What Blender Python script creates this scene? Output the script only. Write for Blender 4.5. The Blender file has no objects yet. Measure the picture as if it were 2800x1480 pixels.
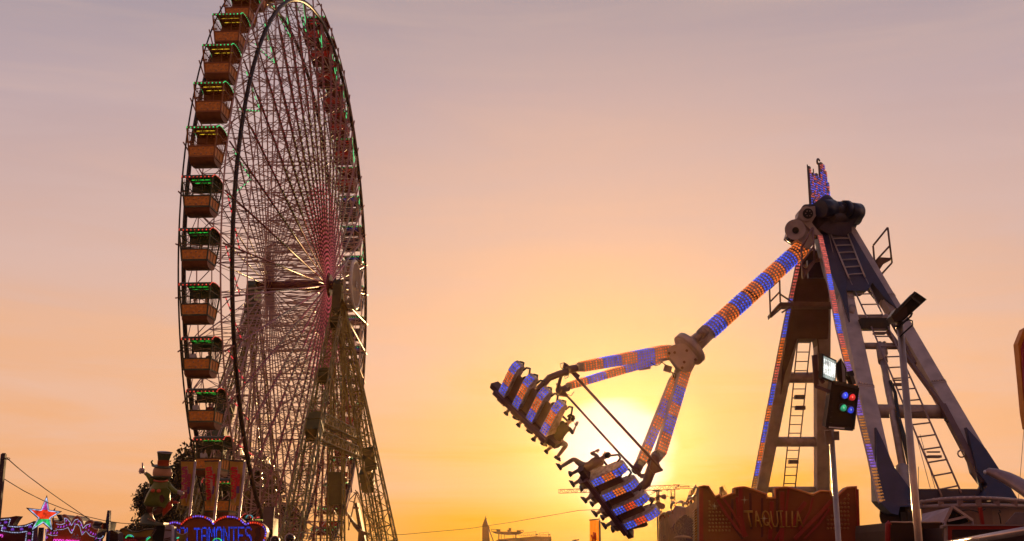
import bpy, math, random
from mathutils import Vector as V, Matrix, Euler
R = random.Random(7)
sc = bpy.context.scene
COL = sc.collection
rad = math.radians
# ------------------------------------------------------------------ camera
FPX, PITCH, CAMZ = 3316.0, rad(13.5), 4.5
CAM = V((0, 0, CAMZ))
FWD = V((0, math.cos(PITCH), math.sin(PITCH)))
UPV = V((0, -math.sin(PITCH), math.cos(PITCH)))
cam = bpy.data.cameras.new("camera")
camo = bpy.data.objects.new("camera", cam)
COL.objects.link(camo)
camo.location = CAM
camo.rotation_euler = (math.pi / 2 + PITCH, 0, 0)
cam.sensor_width = 36
cam.lens = 36 * FPX / 2800
cam.clip_start = 0.5
cam.clip_end = 20000
sc.camera = camo

def S(x, y, D):
    """point at depth D on the line of sight measured from the photograph (2800 wide)"""
    return CAM + D * (FWD + V((1, 0, 0)) * ((x - 1400) / FPX) + UPV * ((740 - y) / FPX))

def Zw(ox, oy, k):
    return lambda x, y, D: S(ox + x / k, oy + y / k, D)

# ------------------------------------------------------------------ materials
MATS = {}
def s2l(c):
    return tuple((v / 255 / 12.92 if v / 255 <= .04045 else ((v / 255 + .055) / 1.055) ** 2.4) for v in c)

def mat(name, col, rough=.5, metal=0.0, var=.25, scale=3.0, col2=None, bump=0.0, bscale=20, kind=None):
    if name in MATS:
        return MATS[name]
    m = bpy.data.materials.new(name)
    m.use_nodes = True
    nt = m.node_tree
    b = nt.nodes["Principled BSDF"]
    b.inputs["Roughness"].default_value = rough
    b.inputs["Metallic"].default_value = metal
    tc = nt.nodes.new("ShaderNodeTexCoord")
    n = nt.nodes.new("ShaderNodeTexNoise")
    n.inputs["Scale"].default_value = scale
    n.inputs["Detail"].default_value = 6
    nt.links.new(tc.outputs["Object"], n.inputs["Vector"])
    r = nt.nodes.new("ShaderNodeValToRGB")
    c = col
    d = col2 if col2 else tuple(v * (1 - var) for v in c)
    r.color_ramp.elements[0].position = .35
    r.color_ramp.elements[1].position = .65
    r.color_ramp.elements[0].color = (*d, 1)
    r.color_ramp.elements[1].color = (*c, 1)
    nt.links.new(n.outputs["Fac"], r.inputs["Fac"])
    nt.links.new(r.outputs["Color"], b.inputs["Base Color"])
    if bump:
        n2 = nt.nodes.new("ShaderNodeTexNoise")
        n2.inputs["Scale"].default_value = bscale
        nt.links.new(tc.outputs["Object"], n2.inputs["Vector"])
        bp = nt.nodes.new("ShaderNodeBump")
        bp.inputs["Strength"].default_value = bump
        nt.links.new(n2.outputs["Fac"], bp.inputs["Height"])
        nt.links.new(bp.outputs["Normal"], b.inputs["Normal"])
    MATS[name] = m
    return m

def emis(name, col, strength=1.0, base=(.05, .05, .05), dots=None):
    """lit lamp lens; dots=(axis, period, duty) breaks the glow into separate lamps along an axis"""
    if name in MATS:
        return MATS[name]
    m = bpy.data.materials.new(name)
    m.use_nodes = True
    nt = m.node_tree
    b = nt.nodes["Principled BSDF"]
    b.inputs["Base Color"].default_value = (*base, 1)
    b.inputs["Roughness"].default_value = .3
    b.inputs["Emission Color"].default_value = (*col, 1)
    b.inputs["Emission Strength"].default_value = strength
    if not dots:       # lamps age unevenly
        tc = nt.nodes.new("ShaderNodeTexCoord"); wn = nt.nodes.new("ShaderNodeTexNoise"); wn.inputs["Scale"].default_value = 7.0; wn.inputs["Detail"].default_value = 3
        nt.links.new(tc.outputs["Object"], wn.inputs["Vector"])
        mr = nt.nodes.new("ShaderNodeMapRange"); mr.inputs[1].default_value = .34; mr.inputs[2].default_value = .62; mr.inputs[3].default_value = strength * .35; mr.inputs[4].default_value = strength * 1.15
        nt.links.new(wn.outputs["Fac"], mr.inputs[0]); nt.links.new(mr.outputs[0], b.inputs["Emission Strength"])
    if dots:
        ax, per, duty = dots
        tc = nt.nodes.new("ShaderNodeTexCoord")
        sp = nt.nodes.new("ShaderNodeSeparateXYZ")
        nt.links.new(tc.outputs["Object"], sp.inputs[0])
        a = nt.nodes.new("ShaderNodeMath"); a.operation = 'DIVIDE'
        nt.links.new(sp.outputs[ax], a.inputs[0]); a.inputs[1].default_value = per
        f = nt.nodes.new("ShaderNodeMath"); f.operation = 'FRACT'
        nt.links.new(a.outputs[0], f.inputs[0])
        l = nt.nodes.new("ShaderNodeMath"); l.operation = 'LESS_THAN'
        nt.links.new(f.outputs[0], l.inputs[0]); l.inputs[1].default_value = duty
        mu = nt.nodes.new("ShaderNodeMath"); mu.operation = 'MULTIPLY'
        nt.links.new(l.outputs[0], mu.inputs[0]); mu.inputs[1].default_value = strength
        nt.links.new(mu.outputs[0], b.inputs["Emission Strength"])
    try:
        m.cycles.emission_sampling = 'NONE'
    except Exception:
        pass
    MATS[name] = m
    return m

# ------------------------------------------------------------------ mesh builder
def frame_from(d, hint=None):
    d = V(d).normalized()
    h = V(hint) if hint is not None else (V((0, 0, 1)) if abs(d.z) < .95 else V((1, 0, 0)))
    x = h.cross(d)
    if x.length < 1e-6:
        x = V((1, 0, 0)).cross(d)
    x.normalize()
    y = d.cross(x).normalized()
    return x, y, d

class MB:
    def __init__(s):
        s.v = []; s.f = []; s.m = []; s.s = []
    def add(s, vs, fs, mi=0, smooth=False):
        o = len(s.v)
        s.v.extend(V(a) for a in vs)
        for f in fs:
            s.f.append([i + o for i in f]); s.m.append(mi); s.s.append(smooth)
    def box(s, c, ax, ay, az, mi=0):
        """c centre, ax ay az half-extent vectors"""
        c, ax, ay, az = V(c), V(ax), V(ay), V(az)
        vs = [c + i * ax + j * ay + k * az for i in (-1, 1) for j in (-1, 1) for k in (-1, 1)]
        s.add(vs, [(0, 1, 3, 2), (4, 6, 7, 5), (0, 4, 5, 1), (2, 3, 7, 6), (0, 2, 6, 4), (1, 5, 7, 3)], mi)
    def abox(s, x0, x1, y0, y1, z0, z1, mi=0):
        s.box(((x0 + x1) / 2, (y0 + y1) / 2, (z0 + z1) / 2), ((x1 - x0) / 2, 0, 0), (0, (y1 - y0) / 2, 0), (0, 0, (z1 - z0) / 2), mi)
    def bar(s, p, q, w, h=None, mi=0, hint=None, w2=None, h2=None):
        p, q = V(p), V(q)
        h = w if h is None else h
        w2 = w if w2 is None else w2
        h2 = h if h2 is None else h2
        x, y, d = frame_from(q - p, hint)
        vs = [p - x * w - y * h, p + x * w - y * h, p + x * w + y * h, p - x * w + y * h,
              q - x * w2 - y * h2, q + x * w2 - y * h2, q + x * w2 + y * h2, q - x * w2 + y * h2]
        s.add(vs, [(3, 2, 1, 0), (4, 5, 6, 7), (0, 1, 5, 4), (1, 2, 6, 5), (2, 3, 7, 6), (3, 0, 4, 7)], mi)
    def cyl(s, p, q, r, r2=None, n=6, mi=0, caps=True, smooth=True):
        p, q = V(p), V(q)
        if (q - p).length < 1e-6: return
        r2 = r if r2 is None else r2
        x, y, d = frame_from(q - p)
        vs = []
        for c, rr in ((p, r), (q, r2)):
            for i in range(n):
                a = 2 * math.pi * i / n
                vs.append(c + rr * (math.cos(a) * x + math.sin(a) * y))
        s.add(vs, [(i, (i + 1) % n, n + (i + 1) % n, n + i) for i in range(n)], mi, smooth and n > 4)
        if caps:
            o = len(s.v) - 2 * n
            s.f.append([o + i for i in range(n)][::-1]); s.m.append(mi); s.s.append(False)
            s.f.append([o + n + i for i in range(n)]); s.m.append(mi); s.s.append(False)
    def tube(s, pts, r, n=6, mi=0, closed=False):
        pts = [V(p) for p in pts]
        N = len(pts)
        rr = r if isinstance(r, (list, tuple)) else [r] * N
        vs = []
        prev = None
        for i, p in enumerate(pts):
            if closed:
                d = pts[(i + 1) % N] - pts[i - 1]
            else:
                d = pts[min(i + 1, N - 1)] - pts[max(i - 1, 0)]
            d.normalize()
            if prev is None:
                x, y, _ = frame_from(d)
            else:
                x = prev - d * prev.dot(d); x.normalize(); y = d.cross(x)
            prev = x
            for k in range(n):
                a = 2 * math.pi * k / n
                vs.append(p + rr[i] * (math.cos(a) * x + math.sin(a) * y))
        fs = []
        for i in range(N if closed else N - 1):
            j = (i + 1) % N
            for k in range(n):
                fs.append((i * n + k, i * n + (k + 1) % n, j * n + (k + 1) % n, j * n + k))
        s.add(vs, fs, mi, True)
        if not closed:
            o = len(s.v) - len(vs)
            s.f.append([o + k for k in range(n)][::-1]); s.m.append(mi); s.s.append(False)
            s.f.append([o + (N - 1) * n + k for k in range(n)]); s.m.append(mi); s.s.append(False)
    def sphere(s, c, r, n=6, m=4, mi=0, ax=None):
        c = V(c)
        X, Y, Z = ax if ax else (V((1, 0, 0)), V((0, 1, 0)), V((0, 0, 1)))
        rr = r if isinstance(r, (tuple, list)) else (r, r, r)
        vs = [c + Z * rr[2]]
        for j in range(1, m):
            t = math.pi * j / m
            for i in range(n):
                a = 2 * math.pi * i / n
                vs.append(c + X * (rr[0] * math.sin(t) * math.cos(a)) + Y * (rr[1] * math.sin(t) * math.sin(a)) + Z * (rr[2] * math.cos(t)))
        vs.append(c - Z * rr[2])
        fs = [(0, 1 + i, 1 + (i + 1) % n) for i in range(n)]
        for j in range(m - 2):
            for i in range(n):
                a = 1 + j * n
                fs.append((a + i, a + n + i, a + n + (i + 1) % n, a + (i + 1) % n))
        a = 1 + (m - 2) * n
        L = len(vs) - 1
        fs += [(a + i, L, a + (i + 1) % n) for i in range(n)]
        s.add(vs, fs, mi, True)
    def prism(s, poly, X, Y, Nn, o, t, mi=0, mside=None):
        """polygon (x,y) laid in the plane o + x X + y Y, extruded by t along Nn"""
        o, X, Y, Nn = V(o), V(X), V(Y), V(Nn)
        n = len(poly)
        a = [o + X * p[0] + Y * p[1] for p in poly]
        b = [p + Nn * t for p in a]
        k = len(s.v)
        s.v.extend(a + b)
        s.f.append([k + i for i in range(n)][::-1]); s.m.append(mi); s.s.append(False)
        s.f.append([k + n + i for i in range(n)]); s.m.append(mi); s.s.append(False)
        for i in range(n):
            s.f.append([k + i, k + (i + 1) % n, k + n + (i + 1) % n, k + n + i])
            s.m.append(mi if mside is None else mside); s.s.append(False)
    def lens(s, c, nrm, r, h, n=6, mi=0):
        """a small domed lamp on a surface"""
        c = V(c)
        x, y, d = frame_from(nrm)
        vs = []
        for rr, hh in ((1, 0), (.9, .6)):
            for i in range(n):
                a = 2 * math.pi * i / n
                vs.append(c + (x * math.cos(a) + y * math.sin(a)) * r * rr + d * (h * hh))
        vs.append(c + d * h)
        fs = [(i, (i + 1) % n, n + (i + 1) % n, n + i) for i in range(n)] + [(n + i, n + (i + 1) % n, 2 * n) for i in range(n)]
        s.add(vs, fs, mi, True)
    def build(s, name, mats, parent=None, loc=None, rot=None, rel=None):
        me = bpy.data.meshes.new(name)
        vs = s.v
        if rel is not None:
            vs = [v - rel for v in vs]
        me.from_pydata([tuple(v) for v in vs], [], s.f)
        if not isinstance(mats, (list, tuple)): mats = [mats]
        for m in mats: me.materials.append(m)
        me.polygons.foreach_set("material_index", s.m)
        me.polygons.foreach_set("use_smooth", s.s)
        me.update()
        ob = bpy.data.objects.new(name, me)
        COL.objects.link(ob)
        if parent is not None: ob.parent = parent
        if loc is not None: ob.location = loc
        if rot is not None: ob.rotation_euler = rot
        if rel is not None and loc is None: ob.location = rel
        return ob

def tag(o, label=None, cat=None, group=None, kind=None):
    if label: o["label"] = label
    if cat: o["category"] = cat
    if group: o["group"] = group
    if kind: o["kind"] = kind
    return o

def thing(name, loc, label, cat, group=None, rz=0):
    o = bpy.data.objects.new(name, None)
    COL.objects.link(o)
    o.location = loc
    o.rotation_euler = (0, 0, rz)
    o.empty_display_size = .3
    return tag(o, label, cat, group)

def part(mb, name, mats, root, label=None):
    """mesh given in world coordinates, hung under an unrotated root at root.location"""
    base = V(root.location)
    o = mb.build(name, mats)
    for v in o.data.vertices:
        v.co -= base
    o.parent = root
    if label: o["label"] = label
    return o

def subpart(mb, name, mats, par, root, label=None):
    o = part(mb, name, mats, root, label)
    o.parent = par
    return o

def lattice(mb, p, q, w0, w1, bay=1.2, rc=.06, rb=.03, mi=0, hint=None, n=4):
    """square lattice mast from p to q"""
    p, q = V(p), V(q)
    x, y, d = frame_from(q - p, hint)
    L = (q - p).length
    nb = max(2, int(L / bay))
    cor = [(-1, -1), (1, -1), (1, 1), (-1, 1)]
    def pt(k, c):
        t = k / nb
        w = w0 + (w1 - w0) * t
        return p + d * (L * t) + x * (c[0] * w) + y * (c[1] * w)
    for c in cor:
        mb.cyl(pt(0, c), pt(nb, c), rc, n=n, mi=mi)
    for k in range(nb + 1):
        for i in range(4):
            mb.cyl(pt(k, cor[i]), pt(k, cor[(i + 1) % 4]), rb, n=3, mi=mi, caps=False)
            if k < nb:
                a, b = (cor[i], cor[(i + 1) % 4]) if k % 2 else (cor[(i + 1) % 4], cor[i])
                mb.cyl(pt(k, a), pt(k + 1, b), rb, n=3, mi=mi, caps=False)

def copy_tree(o, parent=None):
    c = o.copy()
    COL.objects.link(c)
    c.parent = parent
    for ch in list(o.children):
        copy_tree(ch, c)
    return c

# ------------------------------------------------------------------ sky, sun, haze
SUNP = (1682, 1252)
sd = (S(*SUNP, 1000) - CAM).normalized()
SUN_EL = math.asin(sd.z); SUN_AZ = math.atan2(sd.x, sd.y)
w = bpy.data.worlds.new("World"); sc.world = w; w.use_nodes = True
nt = w.node_tree; nt.nodes.clear()
N = nt.nodes.new; Lk = nt.links.new
out = N("ShaderNodeOutputWorld"); bg = N("ShaderNodeBackground")
sky = N("ShaderNodeTexSky"); sky.sky_type = 'NISHITA'; sky.sun_disc = False
sky.sun_elevation = SUN_EL; sky.sun_rotation = SUN_AZ
sky.altitude = 0; sky.air_density = 1.5; sky.dust_density = 4
tc = N("ShaderNodeTexCoord")
def vdot(vec):
    n = N("ShaderNodeVectorMath"); n.operation = 'DOT_PRODUCT'
    Lk(nrm.outputs[0], n.inputs[0]); n.inputs[1].default_value = vec; return n.outputs["Value"]
nrm = N("ShaderNodeVectorMath"); nrm.operation = 'NORMALIZE'
Lk(tc.outputs["Generated"], nrm.inputs[0])
def math_(op, a, b=None, clamp=False):
    n = N("ShaderNodeMath"); n.operation = op; n.use_clamp = clamp
    for i, v in enumerate((a, b)):
        if v is None: continue
        if isinstance(v, (int, float)): n.inputs[i].default_value = v
        else: Lk(v, n.inputs[i])
    return n.outputs[0]
def ramp(fac, stops, interp='EASE'):
    r = N("ShaderNodeValToRGB"); r.color_ramp.interpolation = interp
    e = r.color_ramp.elements
    while len(e) < len(stops): e.new(.5)
    for el, (p, c) in zip(e, stops):
        el.position = p; el.color = (*(s2l(c) if max(c) > 1.01 else c), 1)
    Lk(fac, r.inputs[0]); return r.outputs[0]
def mixc(f, a, b, bt='MIX'):
    n = N("ShaderNodeMix"); n.data_type = 'RGBA'; n.blend_type = bt
    if isinstance(f, (int, float)): n.inputs["Factor"].default_value = f
    else: Lk(f, n.inputs["Factor"])
    for sck, v in ((n.inputs[6], a), (n.inputs[7], b)):
        if isinstance(v, tuple): sck.default_value = (*v, 1)
        else: Lk(v, sck)
    return n.outputs[2]
elev = math_('MULTIPLY', math_('ARCSINE', vdot((0, 0, 1))), 180 / math.pi)      # degrees
ang = math_('MULTIPLY', math_('ARCCOSINE', math_('MINIMUM', vdot(tuple(sd)), .999999)), 180 / math.pi)
# soft streaky cloud used to disturb the gradients
mp = N("ShaderNodeMapping"); mp.inputs["Scale"].default_value = (1.3, 1.3, 10.5)
mp.inputs["Rotation"].default_value = (0, rad(9), 0)
Lk(nrm.outputs[0], mp.inputs[0])
nz = N("ShaderNodeTexNoise"); nz.inputs["Scale"].default_value = 2.4; nz.inputs["Detail"].default_value = 7
nz.inputs["Roughness"].default_value = .55; nz.inputs["Distortion"].default_value = .6
Lk(mp.outputs[0], nz.inputs["Vector"])
cl = math_('SUBTRACT', nz.outputs["Fac"], .5)
elev2 = math_('ADD', elev, math_('MULTIPLY', cl, 11.0))
ef = math_('DIVIDE', elev2, 60.0, True)
base = ramp(ef, [(0, (240, 166, 100)), (3 / 60, (240, 172, 116)), (9 / 60, (230, 178, 147)), (15 / 60, (205, 172, 165)),
                 (21 / 60, (180, 160, 167)), (28 / 60, (145, 139, 153)), (1, (120, 116, 142))], 'LINEAR')
af = math_('DIVIDE', math_('ADD', ang, math_('MULTIPLY', cl, 3.0)), 40.0, True)
gcol = ramp(af, [(0, (255, 252, 248)), (2.0 / 40, (255, 246, 228)), (3.0 / 40, (250, 212, 146)), (5.5 / 40, (244, 192, 136)), (14 / 40, (238, 190, 158)), (1, (220, 180, 168))])
gfac = ramp(af, [(0, (1, 1, 1)), (2.0 / 40, (.96, .96, .96)), (5 / 40, (.78, .78, .78)), (12 / 40, (.42, .42, .42)), (22 / 40, (.12, .12, .12)), (34 / 40, (0, 0, 0))])
c1 = mixc(gfac, base, gcol)
# deep amber band low under the sun
lowf = math_('MULTIPLY', ramp(math_('DIVIDE', elev2, 10.0, True), [(0, (1, 1, 1)), (.22, (.8, .8, .8)), (.6, (.2, .2, .2)), (1, (0, 0, 0))]),
             ramp(math_('DIVIDE', ang, 24.0, True), [(0, (0, 0, 0)), (.07, (0, 0, 0)), (.14, (.75, .75, .75)), (.3, (.95, .95, .95)), (.55, (.5, .5, .5)), (1, (0, 0, 0))]))
c2 = mixc(lowf, c1, s2l((250, 166, 34)))
# brightness falls away from the sunset; the sky behind the camera is dusk
dk = ramp(math_('DIVIDE', ang, 180.0), [(0, (1, 1, 1)), (.17, (1, 1, 1)), (.4, (.85, .74, .72)), (1, (.74, .58, .55))])
c3 = mixc(1.0, c2, dk, 'MULTIPLY')
bl = mixc(math_('MULTIPLY', math_('ADD', cl, .08, True), 1.3, True), c3, s2l((236, 196, 178)))
c4 = mixc(ramp(math_('DIVIDE', ang, 60.0, True), [(0, (0, 0, 0)), (.5, (1, 1, 1)), (1, (0, 0, 0))]), c3, bl)
# warm dark land reflection below the horizon
c5 = mixc(math_('LESS_THAN', elev, -.6), c4, s2l((92, 66, 52)))
bgs = N("ShaderNodeBackground"); Lk(sky.outputs[0], bgs.inputs[0]); bgs.inputs[1].default_value = .006
Lk(c5, bg.inputs[0]); bg.inputs[1].default_value = 1.0
ad = N("ShaderNodeAddShader"); Lk(bg.outputs[0], ad.inputs[0]); Lk(bgs.outputs[0], ad.inputs[1])
Lk(ad.outputs[0], out.inputs[0])

sun = bpy.data.lights.new("sun", 'SUN'); sun.energy = 5.0; sun.angle = rad(.6); sun.color = (1.0, .60, .25)
so = bpy.data.objects.new("sun", sun); COL.objects.link(so)
so.rotation_euler = (-sd).to_track_quat('-Z', 'Y').to_euler()

sc.view_settings.view_transform = 'Standard'
sc.view_settings.look = 'None'
sc.view_settings.exposure = 0
sc.render.engine = 'CYCLES'
sc.cycles.use_denoising = True
sc.cycles.max_bounces = 5
sc.cycles.volume_bounces = 0
sc.cycles.use_adaptive_sampling = True

# ground, one sheet out to the horizon
g = MB(); g.add([(-9000, -400, 0), (9000, -400, 0), (9000, 15000, 0), (-9000, 15000, 0)], [(0, 1, 2, 3)])
tag(g.build("ground", mat("asphalt", (.05, .045, .045), .9, scale=.5, bump=.3)), kind="structure")
HAZE = True
if HAZE:  # scattering volume added for the sun's glow and veiling glare over things
    hz = bpy.data.materials.new("sun_glow_haze"); hz.use_nodes = True
    n_ = hz.node_tree; n_.nodes.clear()
    o_ = n_.nodes.new("ShaderNodeOutputMaterial"); v_ = n_.nodes.new("ShaderNodeVolumeScatter")
    v_.inputs["Color"].default_value = (1.0, .56, .24, 1)
    v_.inputs["Density"].default_value = .00009; v_.inputs["Anisotropy"].default_value = .92
    n_.links.new(v_.outputs[0], o_.inputs["Volume"])
    h = MB(); h.abox(-60, 70, -5, 128, .02, 60)
    ho = h.build("haze", hz); tag(ho, kind="structure")
# ================================================================== FERRIS WHEEL
AZ = rad(3.73)
eV = V((math.sin(AZ), math.cos(AZ), 0)); nV = V((math.cos(AZ), -math.sin(AZ), 0))
CW = CAM + V((-15.57, 93.19, 21.17)) - nV * 1.52
HUBZ = CW.z
WR = (CW.x, CW.y, 0)
# local wheel frame: X = in-plane horizontal (away), Y = -n (so X x Y = Z), Z up.
WROT = math.atan2(eV.y, eV.x)
def WL(e, n, z):       # wheel-local coordinates (n positive toward the camera side, z from the hub)
    return V((e, -n, z + HUBZ))
def WWd(e, n, z):
    return V((CW.x, CW.y, HUBZ)) + eV * e + nV * n + V((0, 0, z))
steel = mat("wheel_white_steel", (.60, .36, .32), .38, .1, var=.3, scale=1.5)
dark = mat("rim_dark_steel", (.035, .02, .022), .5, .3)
green = mat("tower_green_paint", (.26, .20, .04), .35, .15, var=.5, scale=2)
hubred = mat("hub_red_paint", (.16, .02, .025), .5)
wheel = thing("ferris_wheel", WR, "giant white ferris wheel with dark rims and green lattice towers, seen almost edge-on", "ferris wheel", rz=WROT)
R_T, R_O, HR = 22.0, 23.6, 1.5
leftA = [40.5 + 7.9 * k for k in range(6, -1, -1)] + [32.6 - 7.85 * k for k in range(1, 16)]
leftA = [a for a in leftA if a > -88]
leftA = [32.6 + 7.85 * k for k in range(7, -16, -1) if -88 < 32.6 + 7.85 * k < 90]
rightA = [17.7 + 7.17 * k for k in range(9, -15, -1)]
rightA = [a for a in rightA if -84 < a < 83]
TH = [math.pi - rad(a) for a in leftA] + [rad(a) for a in rightA]        # polar angle in (X,Z); left = -X
TH.sort()
def pol(r, t, n):
    return WL(r * math.cos(t), n, r * math.sin(t))
def ring(r, n, tr, seg=144, k=6):
    mb = MB(); mb.tube([pol(r, 2 * math.pi * i / seg, n) for i in range(seg)], tr, n=k, closed=True); return mb
for n_, lab in ((HR, "dark thick rim on the near face"), (-HR, "dark thick rim on the far face")):
    ring(R_T, n_, .145, k=8).build("rim", dark, wheel)["label"] = lab
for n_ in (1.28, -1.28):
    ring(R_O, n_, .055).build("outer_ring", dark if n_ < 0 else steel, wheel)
for rr in (19.2, 15.6):
    for sgn in (1, -1):
        mb = MB()
        hw = sgn * (2.5 + (HR - 2.5) * rr / R_T)
        pts = [pol(rr, t, hw) for t in TH]
        for i in range(len(pts)):
            mb.cyl(pts[i], pts[(i + 1) % len(pts)], .04, n=4, mi=0, caps=False)
        mb.build("ring_chord", steel, wheel)
# spokes: made once at angle 0 and copied round the hub
HA, HB = 2.6, -2.1
def sp_pt(r, side):        # local to hub, angle 0
    h = HA if side > 0 else HB
    t = (r - .6) / (R_T - .6)
    return V((r, -(h + (side * HR - h) * t), 0))
protos = []
tf_plain = MB()
for r in (7.4, 14.6, 19.4): tf_plain.cyl(sp_pt(r, 1), sp_pt(r, -1), .03, n=4, caps=False)
for side in (1, -1):
    mb = MB()
    mb.cyl(sp_pt(.6, side), sp_pt(R_O, side), .058 if side > 0 else .045, n=6)
    a, b = sp_pt(9, side), sp_pt(R_T, side)
    # second chord stiffening the spoke, laced together
    off = V((0, 0, .36))
    mb.cyl(sp_pt(2.0, side), sp_pt(R_T, side) + off, .022, n=4)
    protos.append(mb)
tf = MB()
rs = [3.2, 5.2, 7.4, 9.8, 12.2, 14.6, 17, 19.4, 22]
for i, r in enumerate(rs):
    tf.cyl(sp_pt(r, 1), sp_pt(r, -1), .030, n=4, caps=False)
    if i:
        tf.cyl(sp_pt(rs[i - 1], 1), sp_pt(r, -1), .024, n=4, caps=False)
        tf.cyl(sp_pt(rs[i - 1], -1), sp_pt(r, 1), .024, n=4, caps=False)
for s_ in (-1, 1): tf.cyl(V((R_O, s_ * 1.0, 0)), V((R_O, s_ * 1.32, 0)), .05, n=5)
tf.cyl(sp_pt(R_T, 1), V((R_O, 1.3, 0)), .03, n=3); tf.cyl(sp_pt(R_T, -1), V((R_O, -1.3, 0)), .03, n=3)
led_fan = emis("spoke_lamps_pink", (.8, .13, .16), .5, base=(.16, .05, .05), dots=(0, .34, .5))
led_dim = emis("spoke_lamps_pale", (.62, .5, .22), .45, base=(.09, .04, .035), dots=(0, .42, .3))
led_far = emis("spoke_lamps_red", (.5, .06, .08), .4, base=(.10, .03, .035), dots=(0, .42, .3))
ls = MB()
def stripbar(r0, r1, mi):
    o = V((0, -.075, 0))
    ls.cyl(sp_pt(r0, 1) + o, sp_pt(r1, 1) + o, .032, n=4, mi=mi)
stripbar(.9, 8.2, 0); stripbar(8.25, 13.6, 1); stripbar(13.7, 20.5, 2)
meshes = {}
hubl = WL(0, 0, 0)
for i, t in enumerate(TH):
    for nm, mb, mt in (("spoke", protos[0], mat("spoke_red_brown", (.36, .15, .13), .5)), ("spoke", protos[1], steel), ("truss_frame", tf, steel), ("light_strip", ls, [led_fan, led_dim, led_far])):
        if nm == "truss_frame" and abs(t - math.pi - .223) < .10: mb = tf_plain
        key = (nm, id(mb))
        if key not in meshes:
            o = mb.build(nm, mt, wheel); meshes[key] = o
        else:
            o = meshes[key].copy(); COL.objects.link(o)
        o.location = hubl; o.rotation_euler = (0, -t, 0)
# diagonal ties between neighbouring frames (part of the rim lattice)
mb = MB()
for i in range(len(TH)):
    t0, t1 = TH[i], TH[(i + 1) % len(TH)]
    for sgn in (1, -1):
        for r0, r1 in ((19.2, 22),):
            hw0 = sgn * (2.4 + (HR - 2.4) * r0 / R_T); hw1 = sgn * (2.4 + (HR - 2.4) * r1 / R_T)
            mb.cyl(pol(r0, t0, hw0), pol(r1, t1, hw1), .03, n=3, caps=False)
    mb.cyl(pol(R_T, t0, HR), pol(R_T, t1, -HR), .035, n=4, caps=False)
    mb.cyl(pol(19.2, t0, -1.6), pol(19.2, t1, 1.6), .03, n=3, caps=False)
mb.build("rim_bracing", steel, wheel)
# light chains zig-zagging at the rim
chg = emis("rim_lamps_green", (.10, .8, .25), .9, dots=(0, .5, .45))
for i, t in enumerate(TH):
    if math.sin(t) > .15 and i % 2 == 0:
        mb = MB()
        mb.cyl(pol(22.6, t, 1.35), pol(19.6, t + .03, 1.7), .035, n=4)
        mb.cyl(pol(19.6, t + .03, 1.7), pol(22.4, TH[(i + 1) % len(TH)], 1.35), .035, n=4)
        mb.build("light_chain", chg, wheel)
chr_ = emis("rim_lamps_red", (.9, .05, .06), .9, dots=(2, .3, .5))
for i, t in enumerate(TH):
    if math.sin(t) <= .15 and math.cos(t) < 0:
        mb = MB()
        mb.cyl(pol(22.9, t, 1.35), pol(20.4, TH[(i + 1) % len(TH)], 1.5), .04, n=4)
        mb.build("light_chain", chr_, wheel)
# hub and axle
mb = MB()
mb.cyl(WL(0, HB - 1.2, 0), WL(0, HA + .9, 0), .38, n=16)
for nn in (HA, HB):
    mb.cyl(WL(0, nn - .25, 0), WL(0, nn + .25, 0), .85, n=20)
mb.cyl(WL(0, HA + .9, 0), WL(0, HA + 1.3, 0), .2, n=12)
mb.build("axle", hubred, wheel)
# round sign on the end of the axle
ox = 4.75
mb = MB()
mb.tube([WL(1.85 * math.cos(a), ox, 1.85 * math.sin(a)) for a in [2 * math.pi * i / 40 for i in range(40)]], .15, n=8, closed=True)
mb.tube([WL(1.82 * math.cos(a), ox - .45, 1.82 * math.sin(a)) for a in [2 * math.pi * i / 40 for i in range(40)]], .10, n=6, closed=True)
for i in range(20): mb.bar(WL(1.85 * math.cos(i * math.pi / 10), ox, 1.85 * math.sin(i * math.pi / 10)), WL(1.85 * math.cos(i * math.pi / 10), ox - .45, 1.85 * math.sin(i * math.pi / 10)), .28, .03)
sg = mb.build("round_sign", mat("sign_rim_white", (.75, .68, .6), .5), wheel)
mb = MB(); mb.cyl(WL(0, ox - .10, 0), WL(0, ox + .10, 0), 1.70, n=40)
mb.build("sign_face", mat("sign_face_brown", (.20, .08, .035), .6, scale=2), sg)
mb = MB()
for i in range(10):
    a = 2 * math.pi * i / 10
    mb.cyl(WL(0, ox + .13, 0), WL(.28 * math.cos(a), ox + .13, .28 * math.sin(a)), .03, n=4)
mb.build("star_emblem", mat("sign_emblem_white", (.8, .75, .7), .5), sg)
mb = MB()
for a in range(8):
    t = math.pi * a / 4
    mb.cyl(WL(1.75 * math.cos(t), ox - .1, 1.75 * math.sin(t)), WL(.9 * math.cos(t), HA + 1.2, .9 * math.sin(t)), .035, n=4)
mb.cyl(WL(0, HA + 1.0, 0), WL(0, ox, 0), .1, n=8)
mb.build("sign_bracket", steel, wheel)
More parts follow.
